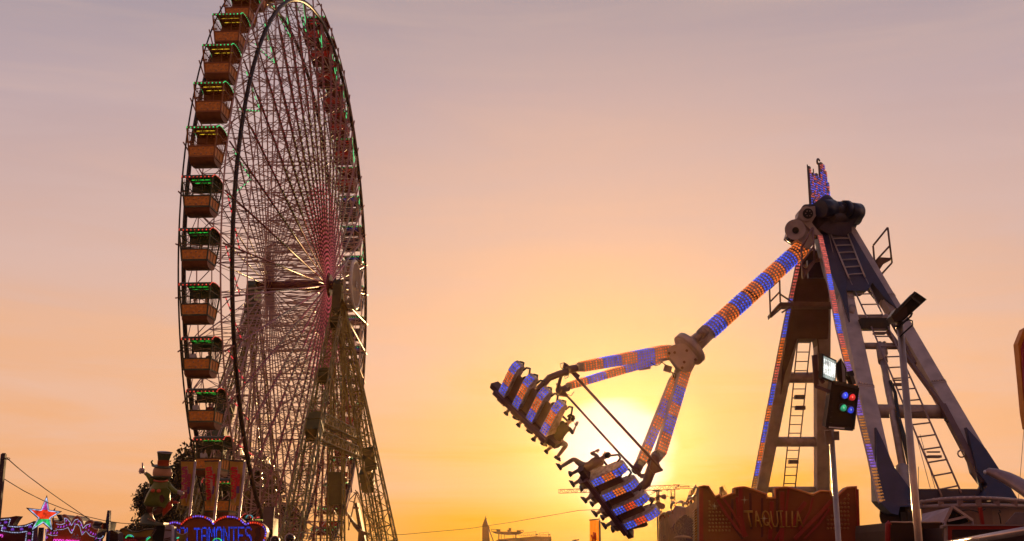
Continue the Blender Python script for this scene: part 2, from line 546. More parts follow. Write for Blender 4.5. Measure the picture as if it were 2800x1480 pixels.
# lattice towers
def tower(nt_, feet, nm_label):
    apex = WL(0, nt_, -.6)
    for (fe, fn, w1) in feet:
        mb = MB()
        foot = WL(fe, fn, -HUBZ + .3)
        lattice(mb, apex + V((fe * .01, 0, -.9)), foot, .35, w1, bay=1.15, rc=.075, rb=.035)
        mb.abox(foot.x - 1, foot.x + 1, foot.y - 1, foot.y + 1, 0.0, .35)
        lg = mb.build("tower_leg", green, wheel)
        # inner ladder of the leg
        mb = MB()
        a = apex + V((0, 0, -1.4)); b = foot
        dd = (b - a).normalized(); x, y, _ = frame_from(dd)
        for s_ in (-.18, .18):
            mb.cyl(a + x * s_, b + x * s_, .022, n=4)
        L = (b - a).length
        for k in range(int(L / .45)):
            mb.cyl(a + dd * (k * .45) - x * .18, a + dd * (k * .45) + x * .18, .016, n=3, caps=False)
        mb.build("ladder", green, lg)
    mb = MB()
    s_ = 1 if nt_ > 0 else -1
    mb.prism([(-1.25, -2.4), (1.25, -2.4), (.95, -.1), (.5, .35), (-.5, .35), (-.95, -.1)], (1, 0, 0), (0, 0, 1), (0, 1, 0), WL(0, nt_ + .35, 0), .7)
    mb.build("bearing_housing", mat("tower_green_dark", (.06, .07, .02), .55), wheel)
NT = 3.55
tower(NT, [(-20, 4.5, .62), (0.5, 3.9, .62), (18, 5.0, .75), (2.5, 8.7, .75)], "near")
tower(-3.3, [(-15, -3.4, .62), (0, -3.9, .62), (18, -4.6, .7), (-2, -9, .7)], "far")
def leg_pt(fe, fn, z, nt_=NT):      # centre line of a leg at height z above ground
    t = (HUBZ - 1.5 - z) / (HUBZ - 1.8)
    return V((fe * t, -(nt_ + (fn - nt_) * t), z))
for z, (a, b) in ((14.4, ((-20, 4.5), (18, 5.0))), (13.1, ((-20, 4.5), (18, 5.0))), (3.4, ((-20, 4.5), (2.5, 8.7))), (3.4, ((0.5, 3.9), (2.5, 8.7)))):
    mb = MB(); lattice(mb, leg_pt(*a, z), leg_pt(*b, z), .35, .35, bay=.9, rc=.05, rb=.03)
    mb.build("tie_truss", green, wheel)
for z, (a, b) in ((12.6, ((-15, -3.4), (18, -4.6))), (3.2, ((-15, -3.4), (18, -4.6)))):
    mb = MB(); lattice(mb, leg_pt(*a, z, -3.3), leg_pt(*b, z, -3.3), .3, .3, bay=1.1, rc=.05, rb=.03)
    mb.build("tie_truss", green, wheel)
bx = mat("cabinet_green", (.06, .08, .02), .5)
def cabinet(fe, fn, z, hw, hh, nt_=NT, side=0):
    p = leg_pt(fe, fn, z, nt_); mb = MB()
    d = (leg_pt(fe, fn, z + 1, nt_) - leg_pt(fe, fn, z, nt_)).normalized()
    x = V((1, 0, 0)) - d * d.x; x.normalize(); y = d.cross(x)
    p = p + y * side
    mb.box(p, x * hw, y * (hw * .8), d * hh); mb.box(p + d * (hh * .2) , x * (hw + .06), y * (hw * .8 + .06), d * .06)
    mb.build("electrical_cabinet", bx, wheel)
cabinet(-20, 4.5, 13.6, .6, .85); cabinet(-20, 4.5, 17.6, .45, .4); cabinet(-20, 4.5, 22.3, .4, .35)
cabinet(.5, 3.9, 9.9, .6, 1.2)
cabinet(2.5, 8.7, 12.2, .55, .9, side=0); cabinet(18, 5.0, 11.2, .6, .9); cabinet(-15, -3.4, 15, .6, .8, -3.3); cabinet(0, -3.9, 11, .7, 1, -3.3)
cabinet(-15, -3.4, 12.6, .8, .8, -3.3)
# boarding platform under the wheel (below the frame, carries the towers)
mb = MB(); mb.abox(-21, 20, -9.5, 9.5, .02, .55)
mb.build("platform", mat("deck_plate", (.12, .1, .09), .6, .4), wheel)

# ---------------------------------------------------------------- gondolas
def prof_arch(w, h, n=8):
    return [(w * math.cos(math.pi * i / n) * -1, h * math.sin(math.pi * i / n)) for i in range(n + 1)]
def make_gondola(sch):
    """local frame: X = n axis direction in world (width), Y = -e (front, toward camera at -Y... ), Z up, origin at roof edge height"""
    pan, frm, bel, roofm, bulb, tubem = sch
    root = thing("gondola", (0, 0, 0), "", "gondola", rz=0)
    W, Dp = .93, 1.0       # half width, half depth at the top
    Wb, Db = .80, .82      # at the panel
    Wc, Dc = .76, .78
    # barrel roof
    mb = MB()
    ar = prof_arch(Dp, .26)
    for s0, s1 in ((-W, W),):
        vs = [V((s0, y, z)) for y, z in ar] + [V((s1, y, z)) for y, z in ar]
        n = len(ar)
        mb.add(vs, [(i, i + 1, n + i + 1, n + i) for i in range(n - 1)], 0, True)
        vs2 = [v + V((0, 0, .05)) for v in vs]
        mb.add(vs2, [(i, i + 1, n + i + 1, n + i) for i in range(n - 1)], 0, True)
        mb.bar(V((s0, -Dp, .0)), V((s1, -Dp, 0)), .03, .04); mb.bar(V((s0, Dp, .0)), V((s1, Dp, 0)), .03, .04)
        for s_ in (s0, s1):
            mb.tube([V((s_, y, z + .02)) for y, z in ar], .035, n=5)
    # radial ribs on the ceiling like umbrella spokes
    for k in range(12):
        a = 2 * math.pi * k / 12
        mb.cyl(V((0, 0, -.02)), V((W * .95 * math.cos(a), Dp * .95 * math.sin(a), -.05)), .012, n=3)
    mb.cyl(V((0, 0, .2)), V((0, 0, -1.35)), .03, n=6)
    mb.build("roof", roofm, root)
    # frame
    mb = MB()
    c = lambda sx, sy, z: V((sx * (W + (Wb - W) * (-z / 1.2)), sy * (Dp + (Db - Dp) * (-z / 1.2)), z))
    for sx in (-1, 1):
        for sy in (-1, 1):
            mb.bar(c(sx, sy, 0), V((sx * Wc, sy * Dc, -1.72)), .04, .04)
    for z in (-.30, -1.08):
        mb.bar(c(-1, -1, z), c(1, -1, z), .02); mb.bar(c(-1, 1, z), c(1, 1, z), .02)
        mb.bar(c(-1, -1, z), c(-1, 1, z), .02); mb.bar(c(1, -1, z), c(1, 1, z), .02)
    for sy in (-1, 1):
        for fx in (-.55, 0, .55):
            mb.cyl(V((fx * W, sy * Dp, -.0)), V((fx * W, sy * Dp * .97, -.3)), .013, n=4)
    for sx in (-1, 1):
        for fy in (-.62, -.3, 0, .3, .62):
            mb.cyl(V((sx * W, fy * Dp, 0)), V((sx * Wb, fy * Db, -1.2)), .018, n=4)
        for a, b in ((-.62, -.3), (-.3, 0), (0, .3), (.3, .62)):
            mb.cyl(V((sx * W * .97, a * Dp, -.35)), V((sx * Wb, b * Db, -1.15)), .01, n=3)
    for sx in (-1, 1):        # pins into the rings
        mb.cyl(V((sx * W, 0, -.52)), V((sx * 1.28, 0, -.52)), .05, n=6)
    mb.box(V((0, Dp * .975, -.21)), (W * .97, 0, 0), (0, .01, 0), (0, 0, .21))
    mb.build("frame", frm, root)
    # body: panels
    mb = MB()
    zt, zb = -1.10, -1.72
    def quadp(a, b, c_, d, mi=0): mb.add([a, b, c_, d], [(0, 1, 2, 3)], mi)
    T = [V((sx * Wb, sy * Db, zt)) for sx, sy in ((-1, -1), (1, -1), (1, 1), (-1, 1))]
    B = [V((sx * Wc, sy * Dc, zb)) for sx, sy in ((-1, -1), (1, -1), (1, 1), (-1, 1))]
    for i in range(4):
        j = (i + 1) % 4
        quadp(T[i], T[j], B[j], B[i])
        t2 = [p.lerp(V((0, 0, p.z)), .06) for p in (T[i], T[j], B[j], B[i])]
        quadp(*t2)
    mb.build("panel", pan, root)
    mb = MB()
    for i in range(4):
        j = (i + 1) % 4
        mb.bar(T[i], T[j], .035, .03); mb.bar(B[i] - V((0, 0, .03)), B[j] - V((0, 0, .03)), .045, .05)
        if i in (1, 3):
            for f in (.33, .66):
                mb.bar(T[i].lerp(T[j], f), B[i].lerp(B[j], f), .02, .02)
    # little turned rosettes on the front and back panels
    rr = random.Random(3)
    for sy in (-1, 1):
        for fx, fz in ((-.72, .3), (-.55, .75), (-.25, .35), (.1, .25), (.35, .7), (.68, .3), (.72, .78), (-.05, .8)):
            y = sy * (Db + (Dc - Db) * fz + .012)
            mb.lens(V((fx * Wb, y, zt + (zb - zt) * fz)), (0, sy, 0), rr.uniform(.04, .065), .02, n=6, mi=1)
    mb.build("trim", [frm, mat("rosette", (.46, .20, .08), .5)], root)
    # rounded belly
    mb = MB()
    n = 7
    ar = [(-Dc * math.cos(math.pi * i / n), -.40 * math.sin(math.pi * i / n) ** .7 if 0 < i < n else 0) for i in range(n + 1)]
    vs = [V((-Wc, y, zb - .05 + z)) for y, z in ar] + [V((Wc * 1.0, y, zb - .05 + z)) for y, z in ar]
    m_ = len(ar)
    mb.add(vs, [(i, m_ + i, m_ + i + 1, i + 1) for i in range(m_ - 1)], 0, True)
    mb.add(vs, [tuple(range(m_)), tuple(range(m_, 2 * m_))[::-1]], 0)
    mb.box(V((0, 0, zb + .02)), (Wc, 0, 0), (0, Dc, 0), (0, 0, .03))
    mb.build("belly", bel, root)
    # bench
    mb = MB()
    for sy in (-1, 1):
        mb.box(V((0, sy * .55, -1.35)), (Wb * .85, 0, 0), (0, .18, 0), (0, 0, .04))
        mb.box(V((0, sy * .70, -1.24)), (Wb * .85, 0, 0), (0, .03, 0), (0, 0, .12))
    mb.build("bench", frm, root)
    # bulbs
    mb = MB()
    for k in range(9):
        mb.sphere(V((-W + 2 * W * k / 8, -Dp - .04, .01)), .042, n=6, m=4)
    for sx in (-1, 1):
        for k in range(1, 13):
            a = math.pi * k / 13
            mb.sphere(V((sx * (W + .03), -Dp * math.cos(a), .26 * math.sin(a) + .03)), .03, n=5, m=3)
    mb.build("bulb_string", bulb, root)
    mb = MB()
    for y in (-.35, .25):
        for k in range(3):
            x0 = -.55 + k * .4
            mb.box(V((x0 + .17, y, .02)), (.165, 0, 0), (0, .015, 0), (0, 0, .012))
    mb.build("tube_light", tubem, root)
    return root
amb = mat("gondola_amber", (.85, .28, .03), .45, var=.35, scale=6)
ambd = mat("gondola_amber_dark", (.34, .10, .015), .5)
ggrn = mat("gondola_green_frame", (.035, .05, .02), .45)
bel1 = mat("gondola_belly_brown", (.26, .08, .03), .5)
redp = mat("gondola_red", (.6, .02, .02), .45); redd = mat("gondola_red_dark", (.16, .012, .014), .5)
blu = mat("gondola_blue", (.035, .04, .13), .45); blud = mat("gondola_blue_dark", (.03, .025, .06), .5)
bg_ = emis("bulb_green", (.03, .95, .25), 1.1); br_ = emis("bulb_red", (1, .07, .04), 1.2)
ty = emis("tube_yellow", (1, .6, .03), 1.0); tg = emis("tube_green", (.03, .9, .08), 1.0)
tr_ = emis("tube_red", (.9, .02, .02), .8); tb = emis("tube_blue", (.03, .06, .8), .8)
schemes = {"amber": (amb, ambd, bel1, ambd, bg_, ty), "green": (amb, ggrn, bel1, mat("gondola_green_roof", (.06, .07, .03), .5), br_, tg),
           "red": (redp, redd, redd, redd, bg_, tr_), "blue": (blu, blud, blud, mat("gondola_blue_roof", (.03, .035, .08), .5), bg_, tb)}
gproto = {}
def gondola_at(theta, sch, label):
    if sch not in gproto:
        gproto[sch] = o = make_gondola(schemes[sch])
    else:
        o = copy_tree(gproto[sch])
    p = WWd((R_O) * math.cos(theta), 0, (R_O) * math.sin(theta))
    o.location = p + V((0, 0, .55)) - V((0, 0, 0))
    o.rotation_euler = (0, 0, -AZ)     # X along n, Y along e
    o["label"] = label
    o["category"] = "gondola"
    o["group"] = "gondolas hanging on the ferris wheel"
    return o
ORD = ["first", "second", "third", "fourth", "fifth", "sixth", "seventh", "eighth", "ninth", "tenth", "eleventh", "twelfth", "thirteenth", "fourteenth", "fifteenth", "sixteenth", "seventeenth", "eighteenth", "nineteenth", "twentieth"]
GON = {}
gcount = {}
for a in leftA:
    if a > 60 or a < -68: continue
    sch = "amber" if a > 5 else "green"
    k = gcount.get(("l", sch), 0); gcount[("l", sch)] = k + 1
    if sch == "amber":
        lab = "amber gondola with yellow tube lights, %s from the top on the wheel's left edge" % ORD[k]
    else:
        lab = "green gondola with orange panels and red bulbs, %s below the amber gondolas" % ORD[k]
    GON[round(a)] = gondola_at(math.pi - rad(a), sch, lab)
for a in rightA:
    if a < -62: continue
    sch = "red" if (a > 36 or a < -14) else "blue"
    if a > 36:
        k = gcount.get("rt", 0); gcount["rt"] = k + 1
        lab = "upper red gondola, %s from the top on the wheel's right edge" % ORD[k]
    elif sch == "blue":
        k = gcount.get("rb", 0); gcount["rb"] = k + 1
        lab = "dark blue gondola, %s blue one from the top on the right edge" % ORD[k]
    else:
        k = gcount.get("rl", 0); gcount["rl"] = k + 1
        lab = "lower red gondola behind the lattice tower, %s below the blue gondolas" % ORD[k]
    gondola_at(rad(a), sch, lab)
# ================================================================== SWINGING PENDULUM RIDE
z4 = Zw(2040, 380, 2.62); z5 = Zw(2040, 880, 2.27); z6 = Zw(1340, 850, 3.027); z7 = Zw(1480, 1200, 4.865)
def iv(x, y, z):          # direction given as right, up, toward the viewer, turned into a world direction
    return (V((1, 0, 0)) * x + UPV * y - FWD * z)
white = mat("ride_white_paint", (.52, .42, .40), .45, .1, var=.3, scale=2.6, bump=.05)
white2 = mat("ride_white_worn", (.42, .32, .29), .5, .1, var=.3, scale=5.0)
navy = mat("ride_navy_paint", (.03, .03, .075), .4, .1, var=.3)
brown = mat("ride_far_plate", (.10, .055, .06), .5)
blackm = mat("black_metal", (.02, .018, .02), .45, .3)
alu = mat("ladder_aluminium", (.52, .42, .40), .35, .5)
lblue = emis("lamp_blue", (.06, .13, 1.0), 1.0, base=(.05, .06, .3))
lor = emis("lamp_orange", (1.0, .20, .03), .95, base=(.4, .12, .03))
lpk = emis("lamp_coral", (.85, .15, .12), .8, base=(.4, .1, .08))
lgold = emis("lamp_gold", (.62, .25, .05), .55, base=(.5, .22, .06))
lvio = emis("lamp_violet", (.30, .15, .75), .7, base=(.2, .1, .3))
lred = emis("lamp_red", (1.0, .09, .02), 1.0, base=(.4, .05, .02))
lpanel = mat("lamp_panel_board", (.5, .36, .34), .5)
HEAD = z4(600, 560, 41)
ride = thing("pendulum_ride", (HEAD.x, HEAD.y, 0), "tall four legged pendulum ride with a lamp covered swinging arm and two seat rows", "amusement ride")
def lerp(a, b, t): return a + (b - a) * t
def Dn(y): return 1 / lerp(1 / 41, 1 / 30.2, (y - 624) / (1373 - 624))        # near frame leans toward the viewer
def Df(y): return 1 / lerp(1 / 41.5, 1 / 47.5, (y - 624) / (1337 - 624))
def n4(x, y, off=0): yy = 380 + y / 2.62; return z4(x, y, Dn(yy) - off)
def n5(x, y, off=0): yy = 880 + y / 2.27; return z5(x, y, Dn(yy) - off)
def f4(x, y, off=0): yy = 380 + y / 2.62; return z4(x, y, Df(yy) - off)
def f5(x, y, off=0): yy = 880 + y / 2.27; return z5(x, y, Df(yy) - off)
def plate(mb, pts, t, mi=0):
    """flat-ish plate through the given points, thickness t away from the viewer"""
    n = len(pts)
    nn = V((0, 1, 0)) * t
    k = len(mb.v)
    mb.v.extend([V(p) for p in pts] + [V(p) + nn for p in pts])
    mb.f.append([k + i for i in range(n)]); mb.m.append(mi); mb.s.append(False)
    mb.f.append([k + n + i for i in range(n)][::-1]); mb.m.append(mi); mb.s.append(False)
    for i in range(n):
        mb.f.append([k + i, k + n + i, k + n + (i + 1) % n, k + (i + 1) % n]); mb.m.append(mi); mb.s.append(False)
def down(p, z=0.6):
    """carry a leg on along its own slope down to the deck"""
    return p
NLt, NLb = n4(600, 640), n5(880, 1125)
NRt, NRb = n4(715, 640), n5(1580, 1085)
FLt, FLb = f4(440, 800), f5(92, 1045)
FRt, FRb = f4(545, 800), f5(470, 1045)
def ext(a, b, z): t = (z - a.z) / (b.z - a.z); return a.lerp(b, t)
FLb2, FRb2 = ext(FLt, FLb, 3.0), ext(FRt, FRb, 3.0)
X = V((1, 0, 0))
def leg(name, a, b, w, h, m, w2=None, h2=None):
    mb = MB(); mb.bar(a, b, w, h, hint=V((0, 1, 0)), w2=w2, h2=h2)
    # bolted joint collars
    for t in (.33, .66):
        p = a.lerp(b, t); d = (b - a).normalized(); x, y, _ = frame_from(d, V((0, 1, 0)))
        mb.box(p, x * (w * 1.06), y * (h * 1.06), d * .02)
        mb.box(p + d * .07, x * (w * 1.06), y * (h * 1.06), d * .02)
        for k in range(6):
            mb.cyl(p + y * (-h * 1.1) + x * (w * (k - 2.5) / 3), p + y * (-h * 1.25) + x * (w * (k - 2.5) / 3), .018, n=5)
    return part(mb, name, m, ride)
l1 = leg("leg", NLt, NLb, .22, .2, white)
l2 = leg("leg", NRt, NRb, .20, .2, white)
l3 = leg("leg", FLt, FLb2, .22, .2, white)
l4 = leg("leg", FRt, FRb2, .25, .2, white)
# navy plates
mb = MB()
plate(mb, [n4(*p, .52) for p in ((528, 680), (590, 620), (690, 640), (722, 1085), (745, 1310), (690, 1150), (600, 940))], .8)
plate(mb, [n4(*p, .53) for p in ((640, 625), (757, 625), (757, 670), (880, 880), (1082, 1215), (985, 1130), (905, 1030), (868, 1088), (724, 1088))], .8)
part(mb, "head_plate", navy, ride)
mb = MB()
plate(mb, [n5(*p, .50) for p in ((808, 655), (852, 745), (922, 905), (1035, 1058), (1040, 1148), (955, 1148), (945, 1200), (905, 1190), (848, 1140), (822, 1110), (812, 850))], .6)
part(mb, "foot_plate", navy, ride)
mb = MB()
plate(mb, [n5(*p, .50) for p in ((1368, 655), (1490, 790), (1585, 935), (1690, 1105), (1455, 1105), (1500, 1010), (1440, 930))], .6)
mb.bar(n5(1000, 1090), n5(1480, 1090), .14, .2)
part(mb, "foot_plate", navy, ride)
mb = MB()
plate(mb, [f4(*p, .36) for p in ((395, 880), (470, 800), (595, 800), (592, 1362))] + [f5(*p, .36) for p in ((508, 105), (448, 108), (470, 330), (440, 105), (318, 105), (240, 330), (218, 450), (226, 300), (262, 0))], .7)
part(mb, "head_plate", brown, ride)
# cross members
for a, b, r_ in ((n4(735, 1280, .1), n4(1010, 1285, .1), .10), (n5(715, 150), n5(960, 152), .10), (n5(815, 555), n5(1250, 560), .19),
                 (f5(235, 347), f5(450, 347), .20), (f5(165, 745), f5(450, 745), .19), (f5(110, 1042), f5(460, 1042), .12)):
    mb = MB(); mb.cyl(a, b, r_, n=16); part(mb, "crossbar", white2, ride)
# tie member along the right near leg, cables
mb = MB()
mb.bar(n5(880, 60, .25), n5(1215, 520, .25), .05, .06); mb.bar(n5(1215, 520, .25), n5(1475, 1010, .25), .09, .08)
mb.bar(n5(905, 0, .2), n5(1050, 260, .2), .04)
part(mb, "tie_bar", mat("ride_tie_brown", (.16, .08, .07), .5), ride)
mb = MB()
mb.tube([n5(895, 370, .3), n5(925, 440, .3), n5(945, 590, .3), n5(975, 700, .3), n5(1020, 900, .3)], [.05, .05, .06, .07, .07], n=8)
part(mb, "hose", blackm, ride)
mb = MB()
mb.tube([n5(1240, 590, .3), n5(1232, 610, .35), n5(1250, 625, .35), n5(1255, 600, .35)], .02, n=5)
mb.tube([n5(1440, 960, .3), n5(1455, 1020, .3), n5(1470, 1060, .3)], .05, n=6)
part(mb, "hose", blackm, ride)
mb = MB()
mb.cyl(n5(850, 240, .1), n5(975, 915, .1), .10, n=12); mb.cyl(n5(970, 912, .1), n5(1000, 1150, .1), .19, n=14)
mb.cyl(n5(835, 150, .1), n5(850, 250, .1), .14, n=10); mb.cyl(n5(815, 160, .1), n5(870, 160, .1), .1, n=10)
mb.cyl(n5(830, 130, .1), n5(850, 200, .1), .06, n=8); mb.cyl(n5(858, 130, .1), n5(868, 200, .1), .06, n=8)
part(mb, "hydraulic_cylinder", white2, ride)
for px, py in ((1335, 820), (1495, 930)):
    mb = MB(); c = n5(px, py, .3)
    mb.tube([c + X * (.09 * math.cos(t)) + V((0, 0, .09 * math.sin(t))) for t in [k * math.pi / 5 for k in range(10)]], .022, n=5, closed=True)
    part(mb, "lifting_eye", white2, ride)
mb = MB(); mb.cyl(n4(760, 1210, .2), n4(745, 1262, .2), .13, n=10); mb.cyl(n4(1055, 1215, .2), n4(1050, 1262, .2), .13, n=10)
mb.cyl(n4(985, 1285, .3), n4(1020, 1300, .3), .16, n=10)
part(mb, "pipe_stub", white2, ride)
mb = MB(); mb.box(n4(915, 1330, .3), X * .42, V((0, .2, 0)), V((0, 0, .16))); mb.cyl(n4(855, 1330, .45), n4(855, 1330, .2), .14, n=12)
part(mb, "winch", blackm, ride)
# ladders
def ladder(name, A, Bp, rung, r_=.028, m=alu, par=None):
    """rails: A[i] left, Bp[i] right, polylines"""
    mb = MB()
    mb.tube(A, r_, n=6); mb.tube(Bp, r_, n=6)
    for i in range(len(A) - 1):
        L = (A[i + 1] - A[i]).length; k = max(1, int(L / rung))
        for j in range(k):
            t = (j + .5) / k
            mb.cyl(A[i].lerp(A[i + 1], t), Bp[i].lerp(Bp[i + 1], t), r_ * .8, n=5)
    return part(mb, name, m, ride)
ladder("ladder", [n4(590, 640, .62), n4(738, 1000, .62)], [n4(712, 640, .62), n4(852, 990, .62)], .43)
lad = ladder("ladder", [n4(740, 1005, .5), n5(790, 60, .4), n5(1215, 1085, .3)], [n4(856, 1000, .5), n5(895, 60, .4), n5(1335, 1060, .3)], .46, m=mat("ladder_grey", (.33, .24, .24), .4, .4))
for px, py in ((828, 72), (950, 390), (1165, 838)):
    mb = MB(); c = n5(px, py, .33); mb.box(c, X * .17, V((0, .12, 0)), V((0, 0, .03))); mb.bar(c + V((-.17, 0, .12)), c + V((.17, 0, .12)), .02)
    part(mb, "step", mat("step_grey", (.2, .13, .12), .5), ride).parent = lad
ladf = ladder("ladder", [f5(322, 100), f5(232, 1030)], [f5(402, 100), f5(305, 1030)], .40, .025, mat("ladder_far_brown", (.16, .08, .06), .5))
for px, py in ((332, 468), (335, 535), (293, 870)):
    mb = MB(); c = f5(px, py, .05); mb.box(c, X * .18, V((0, .12, 0)), V((0, 0, .07)))
    part(mb, "step", brown, ride).parent = ladf
# thin cables
mb = MB()
for a, b in (((1055, 700), (1150, 1060)), ((1080, 700), (1185, 1075)), ((1070, 900), (1070, 1060))):
    mb.cyl(n5(*a), n5(*b), .008, n=4)
mb.tube([n4(585, 640, .7), n4(625, 820, .5), n4(655, 945, .5), n4(700, 1130, .45), n4(740, 1300, .42)], .012, n=4)
mb.tube([n5(830, 740, .4), n5(930, 1030, .4), n5(948, 1085, .4)], .014, n=4)
part(mb, "cable", white2, ride)
# lamp strips down the outer edge of the legs
def strip(path, cols, wv, rows_per_m, seq, name="lamp_strip", parent=None, lens=.05, back=.02, face=None):
    """path: list of (point); wv: half width vector; seq: list of (t, material index)"""
    mb = MB()
    mats = [lpanel, lblue, lor, lpk, lgold, lvio, lred]
    L = sum((path[i + 1] - path[i]).length for i in range(len(path) - 1))
    acc = 0
    for i in range(len(path) - 1):
        a, b = path[i], path[i + 1]
        d = (b - a); l = d.length; d.normalize()
        nrm_ = face if face is not None else d.cross(wv).normalized()
        if nrm_.dot(CAM - a) < 0: nrm_ = -nrm_
        mb.box(a.lerp(b, .5) - nrm_ * back, wv * 1.1, d * (l / 2), nrm_ * back, 0)
        k = int(l * rows_per_m)
        for j in range(k):
            t = (acc + l * (j + .5) / k) / L
            mi = [m for tt, m in seq if tt <= t][-1]
            for c in range(cols):
                s_ = (c + .5) / cols * 2 - 1
                if (j % 2) and cols > 2: s_ += .5 / cols
                mb.lens(a.lerp(b, (j + .5) / k) + wv * (s_ * .95), nrm_, lens, lens * .7, n=6, mi=mi)
        acc += l
    o = part(mb, name, mats, ride)
    if parent: o.parent = parent
    o["kind"] = "stuff"
    return o
B_, O_, P_, G_, VI_, R_ = 1, 2, 3, 4, 5, 6
strip([n4(528, 685, .56), n4(572, 870, .56), n4(665, 1362, .52), n5(845, 1120, .50)], 3, X * .085 + FWD * .03, 9,
      [(0, P_), (.19, B_), (.26, P_), (.36, B_), (.44, P_), (.50, O_), (.55, VI_), (.61, O_), (.66, VI_), (.74, G_), (.83, VI_), (.90, G_)], parent=l1, lens=.032)
strip([f4(378, 890, .30), f4(283, 1340, .30), f5(48, 1035, .30)], 2, X * .085 + FWD * .03, 8,
      [(0, P_), (.14, B_), (.3, O_), (.42, P_), (.50, B_), (.6, O_), (.68, B_), (.78, O_), (.86, B_), (.94, G_)], parent=l3, lens=.038)
# ---------------------------------------------------------------- head
mb = MB()
A4 = lambda x, y, D=40.6: z4(x, y, D)
mb.cyl(A4(430, 545), A4(790, 545, 41.4), .36, n=28)
mb.cyl(A4(470, 585, 40.4), A4(750, 600, 41), .34, n=20)
plate(mb, [A4(*p, 40.3) for p in ((385, 545), (400, 505), (450, 482), (520, 462), (600, 448), (700, 474), (800, 488), (806, 560), (765, 620), (700, 650), (560, 660), (450, 620), (405, 590))], .9)
for q in (470, 520, 570, 640, 690, 740):
    mb.cyl(A4(q, 545, 40.85), A4(q + 10, 545, 40.9), .39, n=28)
plate(mb, [A4(*p, 40.0) for p in ((575, 590), (757, 600), (757, 660), (700, 700), (590, 680), (520, 640))], 1.4)
hd = part(mb, "head", navy, ride)
mb = MB()
c = A4(432, 535, 39.9)
mb.cyl(c, c + FWD * .7 + X * .2, .24, n=28)
plate(mb, [A4(*p, 40.0) for p in ((372, 560), (378, 515), (420, 490), (500, 480), (560, 455), (600, 450), (680, 468), (700, 480), (600, 482), (520, 520), (470, 600), (545, 690), (500, 690), (420, 610))], .5)
part(mb, "cowl", white, ride)
mb = MB()
mb.cyl(c + FWD * -.06 + X * .04, c - FWD * .02 + X * .05, .17, n=24)
for k in range(6):
    a = k * math.pi / 3
    mb.cyl(c - FWD * .1 + X * (.05 + .09 * math.cos(a)) + UPV * (.09 * math.sin(a)), c - FWD * .06 + X * (.05 + .09 * math.cos(a)) + UPV * (.09 * math.sin(a)), .018, n=8, mi=1)
part(mb, "bearing_cap", [blackm, white2], ride)
mb = MB()
mb.cyl(A4(535, 500, 39.8), A4(620, 498, 40.1), .30, n=16); mb.cyl(A4(620, 498, 40.1), A4(700, 500, 40.3), .24, n=16)
mb.cyl(A4(700, 500, 40.2), A4(728, 500, 40.3), .28, n=16); mb.cyl(A4(728, 515, 40.3), A4(805, 525, 40.6), .30, n=18)
mb.cyl(A4(600, 560, 40.0), A4(790, 560, 40.8), .24, n=16)
part(mb, "motor", mat("motor_blue", (.02, .03, .07), .35, .3), ride)
mb = MB(); mb.cyl(A4(575, 470, 40.8), A4(580, 405, 40.8), .42, .1, n=16); part(mb, "top_cone", navy, ride)
# arm root
mb = MB()
plate(mb, [A4(*p, 40.1) for p in ((305, 680), (318, 640), (350, 605), (400, 590), (440, 620), (490, 680), (480, 760), (440, 790), (380, 730))], .8)
mb.cyl(A4(352, 650, 40.0), A4(352, 650, 41.2), .34, n=24)
ar = part(mb, "arm_root", white, ride)
mb = MB(); mb.cyl(A4(355, 655, 39.95), A4(355, 655, 40.1), .11, n=14); mb.cyl(A4(310, 690, 40.4), A4(345, 715, 40.4), .2, n=12)
mb.tube([A4(395, 610, 40.02), A4(375, 650, 40.02), A4(375, 695, 40.02)], .03, n=5)
part(mb, "bolt_cover", blackm, ride).parent = ar
# arm tube with lamps
ARt, ARb = z4(412, 772, 40.4), z6(1810, 175, 39.0)
mb = MB(); mb.cyl(ARt, ARb, .26, n=28)
arm = part(mb, "swing_arm", lpanel, ride)
mb = MB()
x_, y_, d_ = frame_from(ARb - ARt)
L_ = (ARb - ARt).length; rows = int(L_ / .115)
for j in range(rows):
    t = (j + .5) / rows
    band = int(t * 8.0)
    for k in range(18):
        a = 2 * math.pi * (k + (.5 if j % 2 else 0)) / 18
        n_ = x_ * math.cos(a) + y_ * math.sin(a)
        if n_.dot((CAM - ARt).normalized()) < -.35: continue
        mi = 0 if band % 2 == 0 else 1
        mb.lens(ARt + d_ * (t * L_) + n_ * .262, n_, .033, .03, n=6, mi=mi)
_o = part(mb, "lamp_strip", [lor, lblue], ride); _o.parent = arm; _o["kind"] = "stuff"
mb = MB()   # dark arrow marks wrapped round the tube
for t0 in (.06, .56):
    for k in range(10):
        a0 = math.pi * 2 * k / 20 - 1.2
        p0 = ARt + d_ * ((t0 + .006 * k) * L_) + (x_ * math.cos(a0) + y_ * math.sin(a0)) * .265
        a1 = a0 + .33
        p1 = ARt + d_ * ((t0 + .006 * (k + 1)) * L_) + (x_ * math.cos(a1) + y_ * math.sin(a1)) * .265
        mb.bar(p0, p1, .05, .008, hint=(x_ * math.cos(a0) + y_ * math.sin(a0)))
part(mb, "arrow_mark", brown, ride).parent = arm
